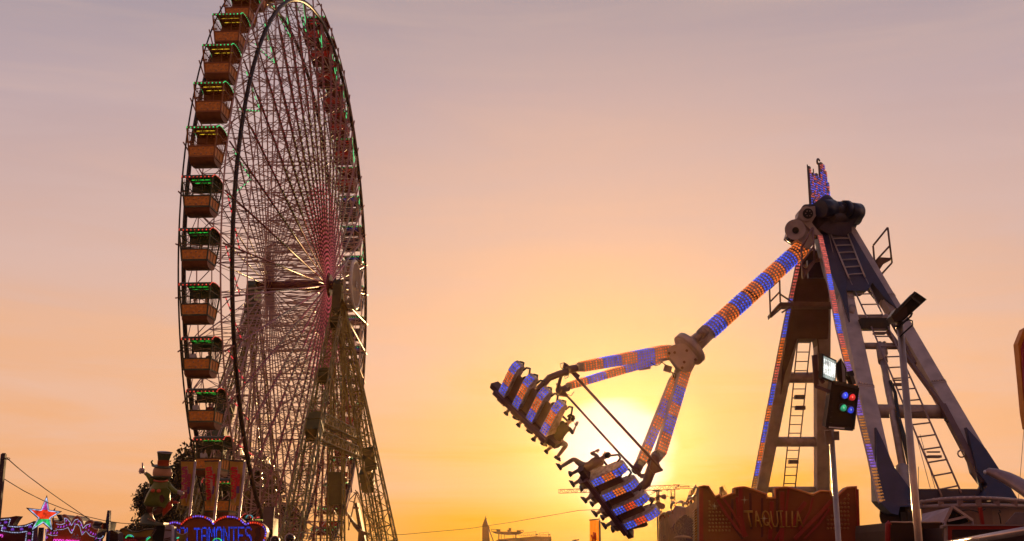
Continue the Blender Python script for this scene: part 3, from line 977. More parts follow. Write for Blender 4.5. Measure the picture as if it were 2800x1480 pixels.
# joint
JD = 38.8
mb = MB()
J = z6(1648, 318, JD)
ad_ = (ARt - ARb).normalized()
xx, yy, _ = frame_from(ad_)
mb.cyl(J - ad_ * .08, J + ad_ * .12, .58, n=40)
mb.cyl(J - ad_ * .10, J + ad_ * .14, .50, n=40)
mb.cyl(J, ARb, .30, .24, n=20)
part(mb, "slewing_ring", white, ride)
mb = MB()
plate(mb, [z6(*p, JD - .45) for p in ((1468, 345), (1478, 305), (1580, 262), (1625, 275), (1722, 392), (1690, 420), (1650, 500), (1590, 500), (1555, 470), (1500, 400))], .16)
plate(mb, [z6(*p, JD + .35) for p in ((1468, 345), (1500, 290), (1590, 262), (1640, 275), (1740, 410), (1700, 440), (1660, 520), (1590, 500), (1555, 470), (1500, 400))], .16)
mb.bar(z6(1560, 330, JD), z6(1640, 440, JD), .25, .35)
jn = part(mb, "arm_joint", white, ride)
mb = MB()
for p in ((1483, 352), (1528, 346), (1607, 425), (1591, 472), (1628, 330), (1700, 405)):
    mb.cyl(z6(*p, JD - .50), z6(*p, JD - .44), .045, n=12)
part(mb, "bolt", mat("bolt_brown", (.15, .06, .04), .5), ride).parent = jn
mb = MB()
mb.cyl(z6(1700, 235, JD - .35), z6(1740, 195, JD - .35), .12, n=12); mb.cyl(z6(1740, 200, JD - .35), z6(1790, 150, JD - .3), .17, n=12)
mb.bar(z6(1770, 180, JD - .52), z6(1790, 160, JD - .52), .1, .08); mb.tube([z6(1720, 270, JD - .3), z6(1770, 250, JD - .4), z6(1800, 215, JD - .4), z6(1790, 180, JD - .4)], .015, n=5)
part(mb, "motor", white2, ride)
# four beams
def beam(a, b, h0, h1, faces, seq, rows=8.0, cols=4):
    """box beam a->b; h half-size; faces = which sides carry lamps (vectors)"""
    mb = MB()
    d = (b - a).normalized(); x, y, _ = frame_from(d, V(FWD))
    mb.bar(a, b, h0, h0, hint=V(FWD), w2=h1, h2=h1)
    o = part(mb, "beam", lpanel, ride)
    L = (b - a).length
    mb = MB()
    k = int(L * rows)
    for fv in faces:
        f = x * fv[0] + y * fv[1]; s_ = x * fv[1] - y * fv[0]
        if f.dot(V(fv[2])) < 0: f = -f
        for j in range(k):
            t = (j + .5) / k; h = h0 + (h1 - h0) * t
            mi = [m for tt, m in seq if tt <= t][-1]
            for c_ in range(cols):
                mb.lens(a + d * (t * L) + f * (h + .003) + s_ * (h * ((c_ + .5) / cols * 2 - 1)), f, .027, .025, n=6, mi=mi)
    q_ = part(mb, "lamp_strip", [lor, lblue], ride); q_.parent = o; q_["kind"] = "stuff"
    mb = MB()
    mb.bar(a - d * .12, a, h0 * .75, hint=V(FWD)); mb.bar(b, b + d * .15, h1 * .7, hint=V(FWD))
    part(mb, "beam_end", white2, ride).parent = o
    return o
seqA = [(0, 0), (.22, 1), (.42, 0), (.60, 1), (.78, 0)]
beam(z6(1465, 335, JD - .1), z6(748, 468, 35.6), .19, .135, ((1, 0, tuple(UPV)), (0, 1, tuple(-FWD))), seqA)
beam(z6(1400, 400, JD + .8), z6(650, 625, 36.4), .13, .10, ((1, 0, tuple(UPV)), (0, 1, tuple(-FWD))), [(0, 0), (.1, 1), (.42, 0), (.62, 1), (.82, 0)], cols=3)
beam(z6(1606, 515, JD - .1), z6(1404, 1190, 36.2), .165, .155, ((1, 0, tuple(X)), (0, 1, tuple(-FWD))), [(0, 0), (.2, 1), (.42, 0), (.56, 1), (.78, 0)])
beam(z6(1530, 560, JD + .8), z6(1248, 1260, 37.0), .15, .14, ((0, 1, tuple(-FWD)),), [(0, 0), (.3, 1), (.5, 0), (.62, 1), (.78, 1), (.85, 0)], cols=3)
mb = MB(); mb.bar(z6(1230, 470, JD + .6), z6(1325, 455, JD + .6), .08, .1); mb.bar(z6(1440, 470, JD), z6(1500, 490, JD), .06, .1)
mb.bar(z6(1410, 395, JD + .3), z6(1470, 380, JD), .08, .1); mb.bar(z6(1550, 500, JD + .3), z6(1540, 560, JD + .6), .08, .1)
part(mb, "junction_box", white2, ride)
mb = MB()
for pts in (((1330, 430), (1370, 455), (1405, 445), (1420, 425), (1455, 450), (1460, 480)), ((1490, 490), (1510, 520), (1530, 560), (1515, 555), (1520, 530)), ((1440, 440), (1480, 500), (1530, 520), (1540, 560))):
    mb.tube([z6(*p, JD + .2) for p in pts], .015, n=4)
mb.tube([z6(*p, 35.3) for p in ((610, 490), (585, 470), (580, 440), (610, 430))], .01, n=4)
mb.tube([z6(*p, 35.3) for p in ((650, 520), (645, 550), (620, 565), (615, 545), (650, 530))], .01, n=4)
mb.tube([z6(*p, 36) for p in ((640, 690), (670, 705), (695, 670))], .01, n=4)
part(mb, "hose", blackm, ride)
# flanges, bent pipes, tie rods
brn = mat("gondola_pipe_plum", (.17, .07, .09), .45, .1)
mb = MB()
plate(mb, [z6(*p, 35.5) for p in ((612, 425), (640, 440), (690, 490), (745, 535), (735, 558), (690, 520), (640, 500), (600, 470))], .25)
plate(mb, [z6(*p, 36.2) for p in ((548, 598), (580, 612), (640, 690), (640, 710), (590, 700), (545, 690), (560, 640))], .25)
mb.cyl(z6(740, 470, 35.6), z6(640, 490, 35.4), .11, n=12); mb.cyl(z6(645, 640, 36.4), z6(560, 660, 36.1), .10, n=12)
mb.tube([z6(*p, 35.4) for p in ((650, 500), (580, 520), (490, 555), (450, 600), (395, 655), (330, 760))], .10, n=12)
mb.bar(z6(600, 500, 35.5), z6(560, 640, 36.0), .04)
part(mb, "hanger_pipe", brn, ride)
mb = MB()
mb.cyl(z7(1530, 230, 36.2), z7(1480, 330, 35.8), .17, n=14)
mb.tube([z7(*p, 35.8) for p in ((1500, 330), (1440, 470), (1400, 590), (1310, 660), (1180, 740))], [.16, .15, .14, .13, .12], n=14)
plate(mb, [z7(*p, 35.6) for p in ((1480, 200), (1545, 270), (1590, 375), (1622, 425), (1500, 465), (1440, 400))], .2)
mb.cyl(z7(1300, 350, 37), z7(1260, 430, 36.8), .15, n=12)
plate(mb, [z7(*p, 36.4) for p in ((1075, 240), (1110, 250), (1350, 480), (1380, 530), (1300, 500), (1200, 380))], .15)
mb.bar(z7(1340, 500, 36.4), z7(1440, 480, 35.9), .06)
part(mb, "hanger_pipe", brn, ride)
mb = MB(); mb.cyl(z6(620, 450, 35.5), z6(1425, 1322, 35.4), .042, n=8); part(mb, "tie_rod", brn, ride)
mb = MB(); mb.cyl(z6(560, 620, 36.3), z6(1180, 1300, 36.6), .036, n=8); part(mb, "tie_rod", brn, ride)

# ---------------------------------------------------------------- seat rows
shell = mat("seat_shell_marbled", (.70, .58, .52), .45, col2=(.36, .26, .22), scale=9.0)
seatd = mat("seat_dark", (.07, .03, .035), .6)
def seat_row(o, b, u, n_, spacing, seqs, near_dark):
    """o: foot of the first seat back; b along the row, u up the back"""
    g = b.cross(u)
    if g.dot(FWD) < 0: g = -g
    for i in range(n_):
        c = o + b * (i * spacing)
        mb = MB()
        prof = [(0, 0), (0, .88), (.05, 1.02), (.14, 1.10), (.26, 1.10), (.36, .98), (.34, .62), (.42, .40), (.58, .30), (.62, .12), (.55, -.06), (.25, -.12), (0, -.05)]
        mb.prism(prof, g, u, b, c - b * .135, .27)
        # raised cushion between the shells
        mb2 = MB()
        mb2.box(c + g * .32 + u * .5 + b * .33, b * .16, u * .36, g * .05)
        st = part(mb, "seat_back", shell, ride)
        mb = MB()
        mb.prism([(.06, -.12), (.40, -.12), (.50, -.22), (.44, -.40), (.26, -.46), (.10, -.34)], g, u, b, c - b * .11, .22)
        part(mb, "seat_pan", mat("seat_pan_tan", (.34, .20, .15), .5, col2=(.16, .08, .06), scale=7), ride)
        mb = MB()
        rows_ = 13
        for r_ in range(rows_):
            t = (r_ + .6) / rows_
            if t * 1.15 < .9:
                p = c + u * (t * 1.15); f = -g
            else:
                q = (t * 1.15 - .9) / .28
                f = (-g * math.cos(q * 1.5) + u * math.sin(q * 1.5)).normalized()
                p = c + u * (.9 + .2 * math.sin(q * 1.4)) + g * (.02 + .16 * (1 - math.cos(q * 1.4)))
            mi = seqs[i][min(r_, len(seqs[i]) - 1)]
            for k in (-1, 0, 1):
                mb.lens(p + b * (k * .085) + f * .004, f, .029, .02, n=7, mi=mi)
        part(mb, "seat_lamps", [lor, lblue, lred, mat("lamp_unlit", (.6, .3, .1), .4)], ride).parent = st
        if i < n_ - 1:
            mb = MB()
            mb.box(c + b * (spacing / 2) + g * .2 + u * .38, b * .16, u * .38, g * .04)
            mb.box(c + b * (spacing / 2) + g * .36 + u * -.03, b * .17, u * .05, g * .22)
            part(mb, "cushion", mat("cushion_brown", (.26, .14, .10), .6), ride)
        # over-the-shoulder restraint
        mb = MB()
        for s_ in (-.14, .14):
            q = c + b * s_
            mb.tube([q + g * .3 + u * .92, q + g * .42 + u * 1.0, q + g * .62 + u * .92, q + g * .74 + u * .66, q + g * .74 + u * .36], .03, n=7)
        mb.cyl(c + b * -.14 + g * .74 + u * .38, c + b * .14 + g * .74 + u * .38, .035, n=7)
        part(mb, "shoulder_restraint", seatd, ride)
    for i in range(n_ + 1):
        c = o + b * ((i - .5) * spacing)
        mb = MB()
        mb.prism([(.05, .0), (.36, .0), (.42, -.10), (.30, -.20), (.08, -.18)], g, u, b, c - b * .2, .4)
        part(mb, "seat_base", mat("seat_base_plum", (.12, .055, .05), .55), ride)
    L = (n_ - 1) * spacing
    mb = MB()
    mb.bar(o - b * .22 + g * -.03 - u * .09, o + b * (L + .22) + g * -.03 - u * .09, .065, .065, hint=g)
    part(mb, "bench_beam", brn, ride)
    mb = MB()
    m = o + b * (L / 2)
    mb.box(m + g * .2 - u * .22, b * (L / 2 + .30), u * .02, g * .10)
    mb.box(m + g * .10 - u * .16, b * (L / 2 + .25), u * .03, g * .05)
    part(mb, "underframe", seatd, ride)
    return g
SP = .60
b1 = iv(.66, -.57, .49).normalized(); u1 = iv(.42, .76, .49); u1 = (u1 - b1 * u1.dot(b1)).normalized()
o1 = z6(92, 690, 35.2)
bl_ = [1] * 5 + [0] * 4 + [1] * 4
g1 = seat_row(o1, b1, u1, 4, SP, [[1] * 4 + [0] * 5 + [1] * 4] * 4, True)
b2 = iv(.55, -.76, -.35).normalized(); u2 = iv(.84, .44, .36); u2 = (u2 - b2 * u2.dot(b2)).normalized()
o2 = z7(678, 600, 34.6)
g2 = seat_row(o2, b2, u2, 4, SP, [[1] * 4 + [0] * 4 + [1] * 5, [1] * 4 + [0] * 4 + [1] * 5, [1] * 4 + [2] * 4 + [1] * 5, [1] * 4 + [2] * 4 + [1] * 5], False)

# ---------------------------------------------------------------- top sign, seen nearly edge-on
sx, sy_, sn = iv(.55, .03, -.83).normalized(), V((0, 0, 1)), None
so_ = z4(468, 470, 40.8)
sx = (sx - sy_ * sx.dot(sy_)).normalized(); sn = sx.cross(sy_)
if sn.dot(FWD) > 0: sn = -sn
mb = MB()
W = 3.0
cols_ = [(.0, .0, 2.85), (.28, .25, 2.35), (.55, .05, 2.55), (.82, .5, 2.5), (1.1, .3, 2.7), (1.38, .7, 2.6), (1.66, .55, 3.7), (1.94, .9, 3.85), (2.22, .75, 3.8), (2.5, 1.0, 3.4), (2.78, .9, 2.6)]
mbl = MB()
rr = random.Random(5)
cols_ = [(a * .62, b_ * .47 - .02, c_ * .47) for a, b_, c_ in cols_]
for i, (x, z0, z1) in enumerate(cols_):
    mb.box(so_ + sx * x + sy_ * ((z0 + z1) / 2) , sx * .075, sy_ * ((z1 - z0) / 2), sn * .03)
    k = int((z1 - z0) / .085)
    for j in range(k):
        for c_ in (-.042, .042):
            if rr.random() < .9:
                mi = 0 if (int(x * 4 + j * .4 + i) % 3) == 0 else (1 if (int(x * 3 + j * .4) % 2) else 2)
                mbl.lens(so_ + sx * (x + c_) + sy_ * (z0 + (j + .5) * .085) + sn * .035, sn, .022, .03, n=6, mi=mi)
mb.tube([so_ + sx * .95 + sx * (.14 * math.cos(a)) + sy_ * (1.74 + .13 * math.sin(a)) for k, a in enumerate([math.pi * (1.25 - q / 8) for q in range(9)])], .035, n=6)
sgn_ = part(mb, "sign_board", mat("sign_board_grey", (.12, .07, .08), .5), ride)
ls_ = part(mbl, "lamp_strip", [lblue, lpk, lvio], ride); ls_.parent = sgn_; ls_["kind"] = "stuff"
mb = MB()
for x in (0, .55, 1.1, 1.62):
    mb.cyl(so_ + sx * x - sy_ * .3 - sn * .06, so_ + sx * x + sy_ * 1.42 - sn * .06, .02, n=6)
for z in (.35, .95):
    mb.cyl(so_ + sy_ * z - sn * .06, so_ + sx * 1.72 + sy_ * z - sn * .06, .016, n=5)
part(mb, "sign_frame", blackm, ride)
# ---------------------------------------------------------------- service platforms
def rail(pts, r_=.028, name="platform_rail", m=None, F=None, D=40):
    mb = MB()
    for a, b in zip(pts[:-1], pts[1:]):
        mb.cyl(F(*a, D), F(*b, D), r_, n=6)
    return mb
plat = mat("platform_brown", (.16, .09, .08), .6)
mb = MB(); plate(mb, [z4(*p, 39.2) for p in ((895, 905), (965, 848), (1040, 852), (1040, 866), (985, 895), (940, 965))], .12); mb.bar(z4(860, 900, 39.8), z4(960, 905, 39.2), .05)
pf = part(mb, "platform", plat, ride)
mb = MB()
for a, b in (((1015, 635), (910, 765)), ((910, 765), (920, 885)), ((1015, 635), (1045, 888)), ((1028, 768), (920, 885)), ((1045, 888), (948, 995)), ((940, 965), (948, 995))):
    mb.cyl(z4(*a, 39.1), z4(*b, 39.1), .032, n=6)
part(mb, "handrail", plat, ride).parent = pf
mb = MB(); plate(mb, [z4(*p, 40.6) for p in ((175, 1250), (245, 1170), (615, 1180), (615, 1200), (250, 1200), (180, 1278))], .5)
mb.bar(z4(330, 1190, 40.9), z4(620, 1195, 41.2), .12, .10)
pf = part(mb, "platform", plat, ride)
mb = MB()
for a, b in (((168, 1075), (175, 1280)), ((240, 1010), (245, 1170)), ((240, 1098), (175, 1165)), ((240, 1010), (168, 1075)), ((240, 1110), (340, 1175)), ((255, 1245), (320, 1205)), ((175, 1280), (250, 1215))):
    mb.cyl(z4(*a, 40.5), z4(*b, 40.5), .03, n=6)
part(mb, "handrail", plat, ride).parent = pf
mb = MB(); plate(mb, [z4(*p, 39.8) for p in ((405, 1000), (410, 940), (490, 860), (575, 850), (575, 868), (495, 885))], .06)
pf = part(mb, "platform", mat("platform_mauve", (.25, .14, .15), .5), ride)
mb = MB()
for a, b in (((395, 785), (478, 635)), ((395, 785), (408, 1000)), ((478, 635), (492, 880)), ((408, 1000), (492, 880)), ((400, 890), (485, 770)), ((412, 905), (440, 935))):
    mb.cyl(z4(*a, 39.7), z4(*b, 39.7), .034, n=6)
part(mb, "handrail", mat("platform_mauve", (.25, .14, .15), .5), ride).parent = pf
mb = MB(); mb.bar(z4(440, 935, 40.6), z4(570, 935, 40.6), .1, .3); part(mb, "brace_box", navy, ride)
# foot hardware on the near left leg
mb = MB(); mb.cyl(z5(915, 1205, 29.9), z5(960, 1205, 30.2), .37, n=20); part(mb, "wheel", mat("rubber", (.03, .02, .02), .8), ride)
mb = MB(); mb.abox(*(lambda a, b: (a.x, b.x, a.y - .3, a.y + .6, 3.9, a.z))(z5(935, 1185, 30), z5(1055, 1200, 30)))
mb.cyl(z5(1010, 1165, 30), z5(1015, 1240, 30), .17, n=12); mb.bar(z5(975, 1165, 29.8), z5(1010, 1145, 29.8), .03)
part(mb, "foot_block", blackm, ride)
# ================================================================== PEOPLE
skinm = mat("skin_tone", (.42, .22, .14), .5, var=.1)
shoem = mat("shoe_dark", (.06, .03, .03), .6); shoew = mat("shoe_pale", (.45, .33, .28), .6)
hairm = mat("hair_dark", (.02, .012, .01), .7)
CL = {"red": mat("cloth_red", (.28, .05, .04), .8), "blue": mat("cloth_denim", (.06, .07, .14), .8), "grey": mat("cloth_grey", (.28, .20, .18), .8),
      "black": mat("cloth_black", (.03, .02, .025), .8), "white": mat("cloth_white", (.62, .55, .55), .8), "tan": mat("cloth_tan", (.36, .22, .14), .8)}
def seg_d(p, a, b):
    ab = b - a; t = max(0, min(1, (p - a).dot(ab) / max(1e-9, ab.length_squared)))
    return (p - (a + ab * t)).length
def person(root_pt, J, shirt, trousers, shoes, bare, label, group, face, up, hair="short"):
    """J: joint name -> world point. One skinned body, hair as a child."""
    ed = [("pelvis", "chest"), ("chest", "neck"), ("neck", "head0"),
          ("chest", "shL"), ("shL", "elL"), ("elL", "haL"), ("chest", "shR"), ("shR", "elR"), ("elR", "haR"),
          ("pelvis", "hiL"), ("hiL", "knL"), ("knL", "anL"), ("anL", "toL"), ("pelvis", "hiR"), ("hiR", "knR"), ("knR", "anR"), ("anR", "toR")]
    rad_ = {"pelvis": .14, "chest": .15, "neck": .055, "head0": .07, "sh": .065, "el": .045, "ha": .028, "hi": .115, "kn": .075, "an": .052, "to": .036}
    names = list(J)
    me = bpy.data.meshes.new("tmp"); base = V(root_pt)
    me.from_pydata([tuple(J[n] - base) for n in names], [(names.index(a), names.index(b)) for a, b in ed], [])
    ob = bpy.data.objects.new("tmp", me); COL.objects.link(ob)
    me.skin_vertices or None
    md = ob.modifiers.new("s", 'SKIN'); md.use_smooth_shade = True
    if not me.skin_vertices:
        bm_ = __import__("bmesh").new(); bm_.from_mesh(me); bm_.verts.layers.skin.verify(); bm_.to_mesh(me); bm_.free()
    for i, n in enumerate(names):
        r_ = rad_.get(n, rad_.get(n[:2], .05))
        sv = me.skin_vertices[0].data[i]; sv.radius = (r_, r_); sv.use_root = (n == "pelvis")
    ms = ob.modifiers.new("d", 'SUBSURF'); ms.levels = ms.render_levels = 1
    dg = bpy.context.evaluated_depsgraph_get(); dg.update()
    m2 = bpy.data.meshes.new_from_object(ob.evaluated_get(dg))
    bpy.data.objects.remove(ob)
    mb = MB(); mb.add([v.co for v in m2.vertices], [tuple(p.vertices) for p in m2.polygons], 0, True)
    bones = {"torso": ("pelvis", "chest"), "ch": ("chest", "neck"), "sl": ("chest", "shL"), "sr": ("chest", "shR"), "ual": ("shL", "elL"), "uar": ("shR", "elR"),
             "fal": ("elL", "haL"), "far": ("elR", "haR"), "nk": ("neck", "head0"), "tl": ("hiL", "knL"), "tr": ("hiR", "knR"), "pl": ("pelvis", "hiL"), "pr": ("pelvis", "hiR"),
             "cl": ("knL", "anL"), "cr": ("knR", "anR"), "fl": ("anL", "toL"), "fr": ("anR", "toR")}
    zone = {"torso": 1, "ch": 1, "sl": 1, "sr": 1, "ual": 1, "uar": 1, "fal": 0, "far": 0, "nk": 0, "tl": 2, "tr": 2, "pl": 2, "pr": 2, "cl": 0 if bare else 2, "cr": 0 if bare else 2, "fl": 3, "fr": 3}
    for i, f in enumerate(mb.f):
        c = sum((mb.v[k] for k in f), V((0, 0, 0))) / len(f) + base
        best = min(bones, key=lambda q: seg_d(c, J[bones[q][0]], J[bones[q][1]]))
        mb.m[i] = zone[best]
    # head: skull, jaw, nose, ears, eyes, mouth
    F = face.normalized(); U = (up - F * up.dot(F)).normalized(); Rr = F.cross(U)
    h = J["head0"] - base + U * .05
    mb.sphere(h + U * .02, (.078, .098, .115), n=12, m=8, mi=0, ax=(Rr, F, U))
    mb.sphere(h + F * .02 - U * .05, (.055, .07, .06), n=10, m=6, mi=0, ax=(Rr, F, U))
    mb.sphere(h + F * .10 - U * .0, (.014, .022, .022), n=6, m=4, mi=0, ax=(Rr, F, U))
    for s_ in (-1, 1):
        mb.sphere(h + Rr * (s_ * .08), (.012, .02, .03), n=6, m=4, mi=0, ax=(Rr, F, U))
        mb.sphere(h + Rr * (s_ * .032) + F * .088 + U * .02, .011, n=6, m=4, mi=3)
    mb.box(h + F * .09 - U * .05, Rr * .02, F * .004, U * .004, mi=3)
    # hands: palm, four fingers of different length, thumb at the side
    for s_ in ("L", "R"):
        w = J["ha" + s_] - base; fa = (J["ha" + s_] - J["el" + s_]).normalized()
        x, y, d = frame_from(fa, U)
        mb.box(w + d * .045, x * .038, y * .014, d * .048, 0)
        for k, ln in enumerate((.062, .075, .07, .052)):
            b0 = w + d * .09 + x * ((k - 1.5) * .021); b1_ = b0 + d * ln * .55 - y * .012; b2_ = b1_ + d * ln * .25 - y * ln * .5
            mb.tube([b0, b1_, b2_], [.0095, .0085, .007], n=5)
        sx = -1 if s_ == "L" else 1
        mb.tube([w + d * .02 + x * (sx * .036), w + d * .055 + x * (sx * .062) - y * .01, w + d * .08 + x * (sx * .060) - y * .03], [.012, .010, .008], n=5)
    # shoes: sole block under the foot
    for s_ in ("L", "R"):
        a, t = J["an" + s_] - base, J["to" + s_] - base
        d = (t - a).normalized()
        sh = (J["an" + s_] - J["kn" + s_]).normalized(); dn = (sh - d * sh.dot(d)).normalized(); x = d.cross(dn)
        mb.prism([(-.075, .018), (-.07, -.03), (.05, -.035), (.16, -.01), (.225, .022), (.22, .048), (.0, .055), (-.075, .05)], d, dn, x, a - x * .042 + dn * .012, .084, mi=3)
    o = thing_mesh = mb.build("person", [skinm, CL[shirt], CL[trousers], shoes], loc=base)
    tag(o, label, "person", group)
    mh = MB()
    if hair == "curly":
        rr = random.Random(int(base.x * 100))
        for k in range(26):
            dv = V((rr.gauss(0, 1), rr.gauss(0, 1), rr.gauss(0, 1))).normalized()
            q = h + U * .05 + Rr * (dv.x * .085) + F * (dv.y * .09 - .02) + U * (abs(dv.z) * .08)
            mh.sphere(q, .042, n=6, m=4)
    else:
        mh.sphere(h + U * .045 - F * .022, (.088, .10, .10), n=12, m=7, ax=(Rr, F, U))
        if hair == "long":
            mh.tube([h + U * .06 - F * .06, h - F * .10 - U * .05, h - F * .09 - U * .2], [.08, .07, .03], n=8)
    hh = mh.build("hair", hairm, o)
    return o

def rider(o, b, g, u, s, shirt, trousers, shoes, bare, swing, spread, label, group, hair="short", lean=0.0, tuck=0.0):
    c = o + b * s
    L = lambda bb, gg, uu: c + b * bb + g * gg + u * uu
    k = math.cos(swing), math.sin(swing)
    J = {"pelvis": L(0, .34, -.06), "chest": L(0, .33 + lean * .4, .32), "neck": L(0, .34 + lean, .50), "head0": L(0, .37 + lean * 1.3, .61)}
    for s_, sg in (("L", -1), ("R", 1)):
        J["sh" + s_] = L(sg * .17, .34 + lean, .45)
        J["el" + s_] = L(sg * .21, .50 + lean, .26)
        J["ha" + s_] = L(sg * .13, .72, .42 + .04 * sg)
        J["hi" + s_] = L(sg * .09, .40, -.10)
        kn = (sg * (.10 + spread), .72 - tuck, -.28 + .05 * sg)
        J["kn" + s_] = L(*kn)
        sw = swing - .3 + .14 * sg
        an = (kn[0] + sg * .02, kn[1] + .46 * math.sin(sw), kn[2] - .46 * math.cos(sw))
        J["an" + s_] = L(*an)
        J["to" + s_] = L(an[0] + sg * .03, an[1] + .17 * math.cos(sw * .6), an[2] - .04 + .1 * math.sin(sw))
    return person(J["pelvis"], J, shirt, trousers, shoes, bare, label, group, g, u, hair)
GR1, GR2 = "riders in the upper seat row", "riders in the lower seat row"
rider(o1, b1, g1, u1, .30, "tan", "tan", shoem, True, -.2, .02, "rider with bare shins at the upper left end of the higher seat row", GR1)
rider(o1, b1, g1, u1, .90, "red", "blue", shoem, True, -.3, .05, "rider in red shirt and denim, second from the left in the higher row", GR1)
rider(o1, b1, g1, u1, 1.50, "grey", "tan", shoem, True, -.15, .02, "rider in grey shirt, third from the left in the higher row", GR1)
rider(o1, b1, g1, u1, 2.12, "black", "grey", shoem, True, -.35, .05, "curly haired rider in black shirt at the right end of the higher seat row", GR1, hair="curly", lean=.10)
rider(o2, b2, g2, u2, -.36, "tan", "grey", shoem, False, .1, .10, "rider with stretched legs on top end of the lower seat row, under the sun", GR2, lean=.1)
rider(o2, b2, g2, u2, .30, "grey", "tan", shoem, True, .1, .05, "rider with bent bare knees, second from the top of the lower row", GR2)
rider(o2, b2, g2, u2, .90, "red", "grey", shoem, True, -.1, .03, "rider in red shirt, third from the top of the lower row", GR2)
rider(o2, b2, g2, u2, 1.50, "black", "blue", shoem, True, -.05, .03, "rider in black shirt and denim shorts, fourth from the top of the lower row", GR2)
rider(o2, b2, g2, u2, 2.08, "tan", "grey", shoem, False, .1, .04, "rider in tan shirt and long trousers at the bottom end of the lower row", GR2)

def seated(g_root, fx, fy, facing, shirt, label, hair="short"):
    """a passenger on a gondola bench; fx across, fy along, facing +-1"""
    rz = g_root.rotation_euler.z
    M = Matrix.Translation(g_root.location) @ Matrix.Rotation(rz, 4, 'Z')
    P = lambda x, y, z: M @ V((x, y, z))
    y0 = fy
    J = {"pelvis": P(fx, y0, -1.22), "chest": P(fx, y0 - facing * .03, -.92), "neck": P(fx, y0, -.74), "head0": P(fx, y0 + facing * .02, -.65)}
    for s_, sg in (("L", -1), ("R", 1)):
        J["sh" + s_] = P(fx + sg * .16, y0, -.79); J["el" + s_] = P(fx + sg * .2, y0 + facing * .1, -1.02); J["ha" + s_] = P(fx + sg * .12, y0 + facing * .3, -1.1)
        J["hi" + s_] = P(fx + sg * .08, y0 + facing * .05, -1.24); J["kn" + s_] = P(fx + sg * .1, y0 + facing * .42, -1.2)
        J["an" + s_] = P(fx + sg * .1, y0 + facing * .40, -1.6); J["to" + s_] = P(fx + sg * .1, y0 + facing * .5, -1.64)
    F = (M.to_3x3() @ V((0, facing, 0)))
    return person(J["pelvis"], J, shirt, "blue", shoem, False, label, "passengers in the gondolas", F, V((0, 0, 1)), hair)
def GA(k): # green gondolas counted from the top
    ks = [a for a in sorted(GON, reverse=True) if a <= 5]
    return GON[ks[k]]
seated(GA(1), -.05, .5, -1, "black", "dark figure with broad shoulders seated in second green gondola from the top")
seated(GA(2), -.45, .5, -1, "black", "passenger in black on the left seat of the third green gondola")
seated(GA(2), .25, .5, -1, "white", "passenger in white shirt seated right in the third green gondola", "long")
seated(GA(3), -.4, -.4, 1, "white", "passenger in white seen from behind in the fourth green gondola", "long")
seated(GA(3), .3, .5, -1, "black", "dark passenger on the right seat of the fourth green gondola")
seated(GA(4), -.5, -.4, 1, "white", "passenger in white at left of the fifth green gondola")
seated(GA(4), .05, .5, -1, "red", "passenger in dark red in the middle of the fifth green gondola")
seated(GA(4), .5, .5, -1, "black", "passenger in black at right of the fifth green gondola")
seated(GA(5), -.45, -.4, 1, "white", "passenger in pale top at left of sixth green gondola, behind the banners", "long")
seated(GA(5), .2, .5, -1, "grey", "passenger in grey at right of sixth green gondola, behind the banners")
# ================================================================== FAIRGROUND STALLS, LEFT
z8 = Zw(0, 1180, 4.54); z9 = Zw(0, 1340, 9.727); z10 = Zw(220, 1340, 9.727); z11 = Zw(360, 1180, 4.54); z12 = Zw(460, 1380, 8.587)
z13 = Zw(820, 1080, 3.406); z14 = Zw(1280, 1300, 6.44); z15 = Zw(1780, 1300, 6.78); z16 = Zw(2400, 1280, 6.44)
def G(p): return (p.x, p.y, 0)
def board(root, name, Zf, pts, D, t, mats, mside=None):
    mb = MB(); n = len(pts)
    P = [Zf(x, y, D) for x, y in pts]
    k = len(mb.v); nn = V((0, 1, 0)) * t
    mb.v.extend(P + [p + nn for p in P])
    mb.f.append([k + i for i in range(n)]); mb.m.append(0); mb.s.append(False)
    mb.f.append([k + n + i for i in range(n)][::-1]); mb.m.append(0); mb.s.append(False)
    for i in range(n):
        mb.f.append([k + i, k + n + i, k + n + (i + 1) % n, k + (i + 1) % n]); mb.m.append(len(mats) - 1 if isinstance(mats, list) else 0); mb.s.append(False)
    return part(mb, name, mats, root)
def dots(mb, Zf, pts, D, sp, r, mi=0, h=.02, closed=False):
    """row of small lamps along a polyline given in zoom coordinates; sp in those pixels"""
    if closed: pts = list(pts) + [pts[0]]
    acc = 0.0
    for a, b in zip(pts[:-1], pts[1:]):
        L = math.hypot(b[0] - a[0], b[1] - a[1])
        while acc <= L:
            t = acc / L
            mb.lens(Zf(lerp(a[0], b[0], t), lerp(a[1], b[1], t), D), -FWD, r, h, n=6, mi=mi)
            acc += sp
        acc -= L
def arc(cx, cy, rx, ry, a0, a1, n=10):
    return [(cx + rx * math.cos(rad(a0 + (a1 - a0) * i / n)), cy - ry * math.sin(rad(a0 + (a1 - a0) * i / n))) for i in range(n + 1)]
lwb = emis("lamp_white_blue", (.55, .65, 1.0), 1.0); lmag = emis("lamp_magenta", (1.0, .08, .75), 1.0); lpur = emis("lamp_purple", (.35, .10, 1.0), 1.0, base=(.3, .1, .4))
lgrn = emis("lamp_green", (.03, .85, .2), 1.0); lcy = emis("lamp_cyan", (.04, .6, .75), 1.0); lred2 = emis("lamp_scarlet", (1.0, .05, .01), 1.0); lyel = emis("lamp_yellow", (.8, .75, .12), .9)
maroon = mat("board_maroon", (.12, .008, .012), .5); plum = mat("board_side_plum", (.07, .03, .045), .5)
oran = mat("board_orange", (.62, .11, .015), .45, var=.12); cream = mat("board_rim_cream", (.75, .45, .30), .5)
woodp = mat("pole_wood_plum", (.06, .025, .035), .7, bump=.3)
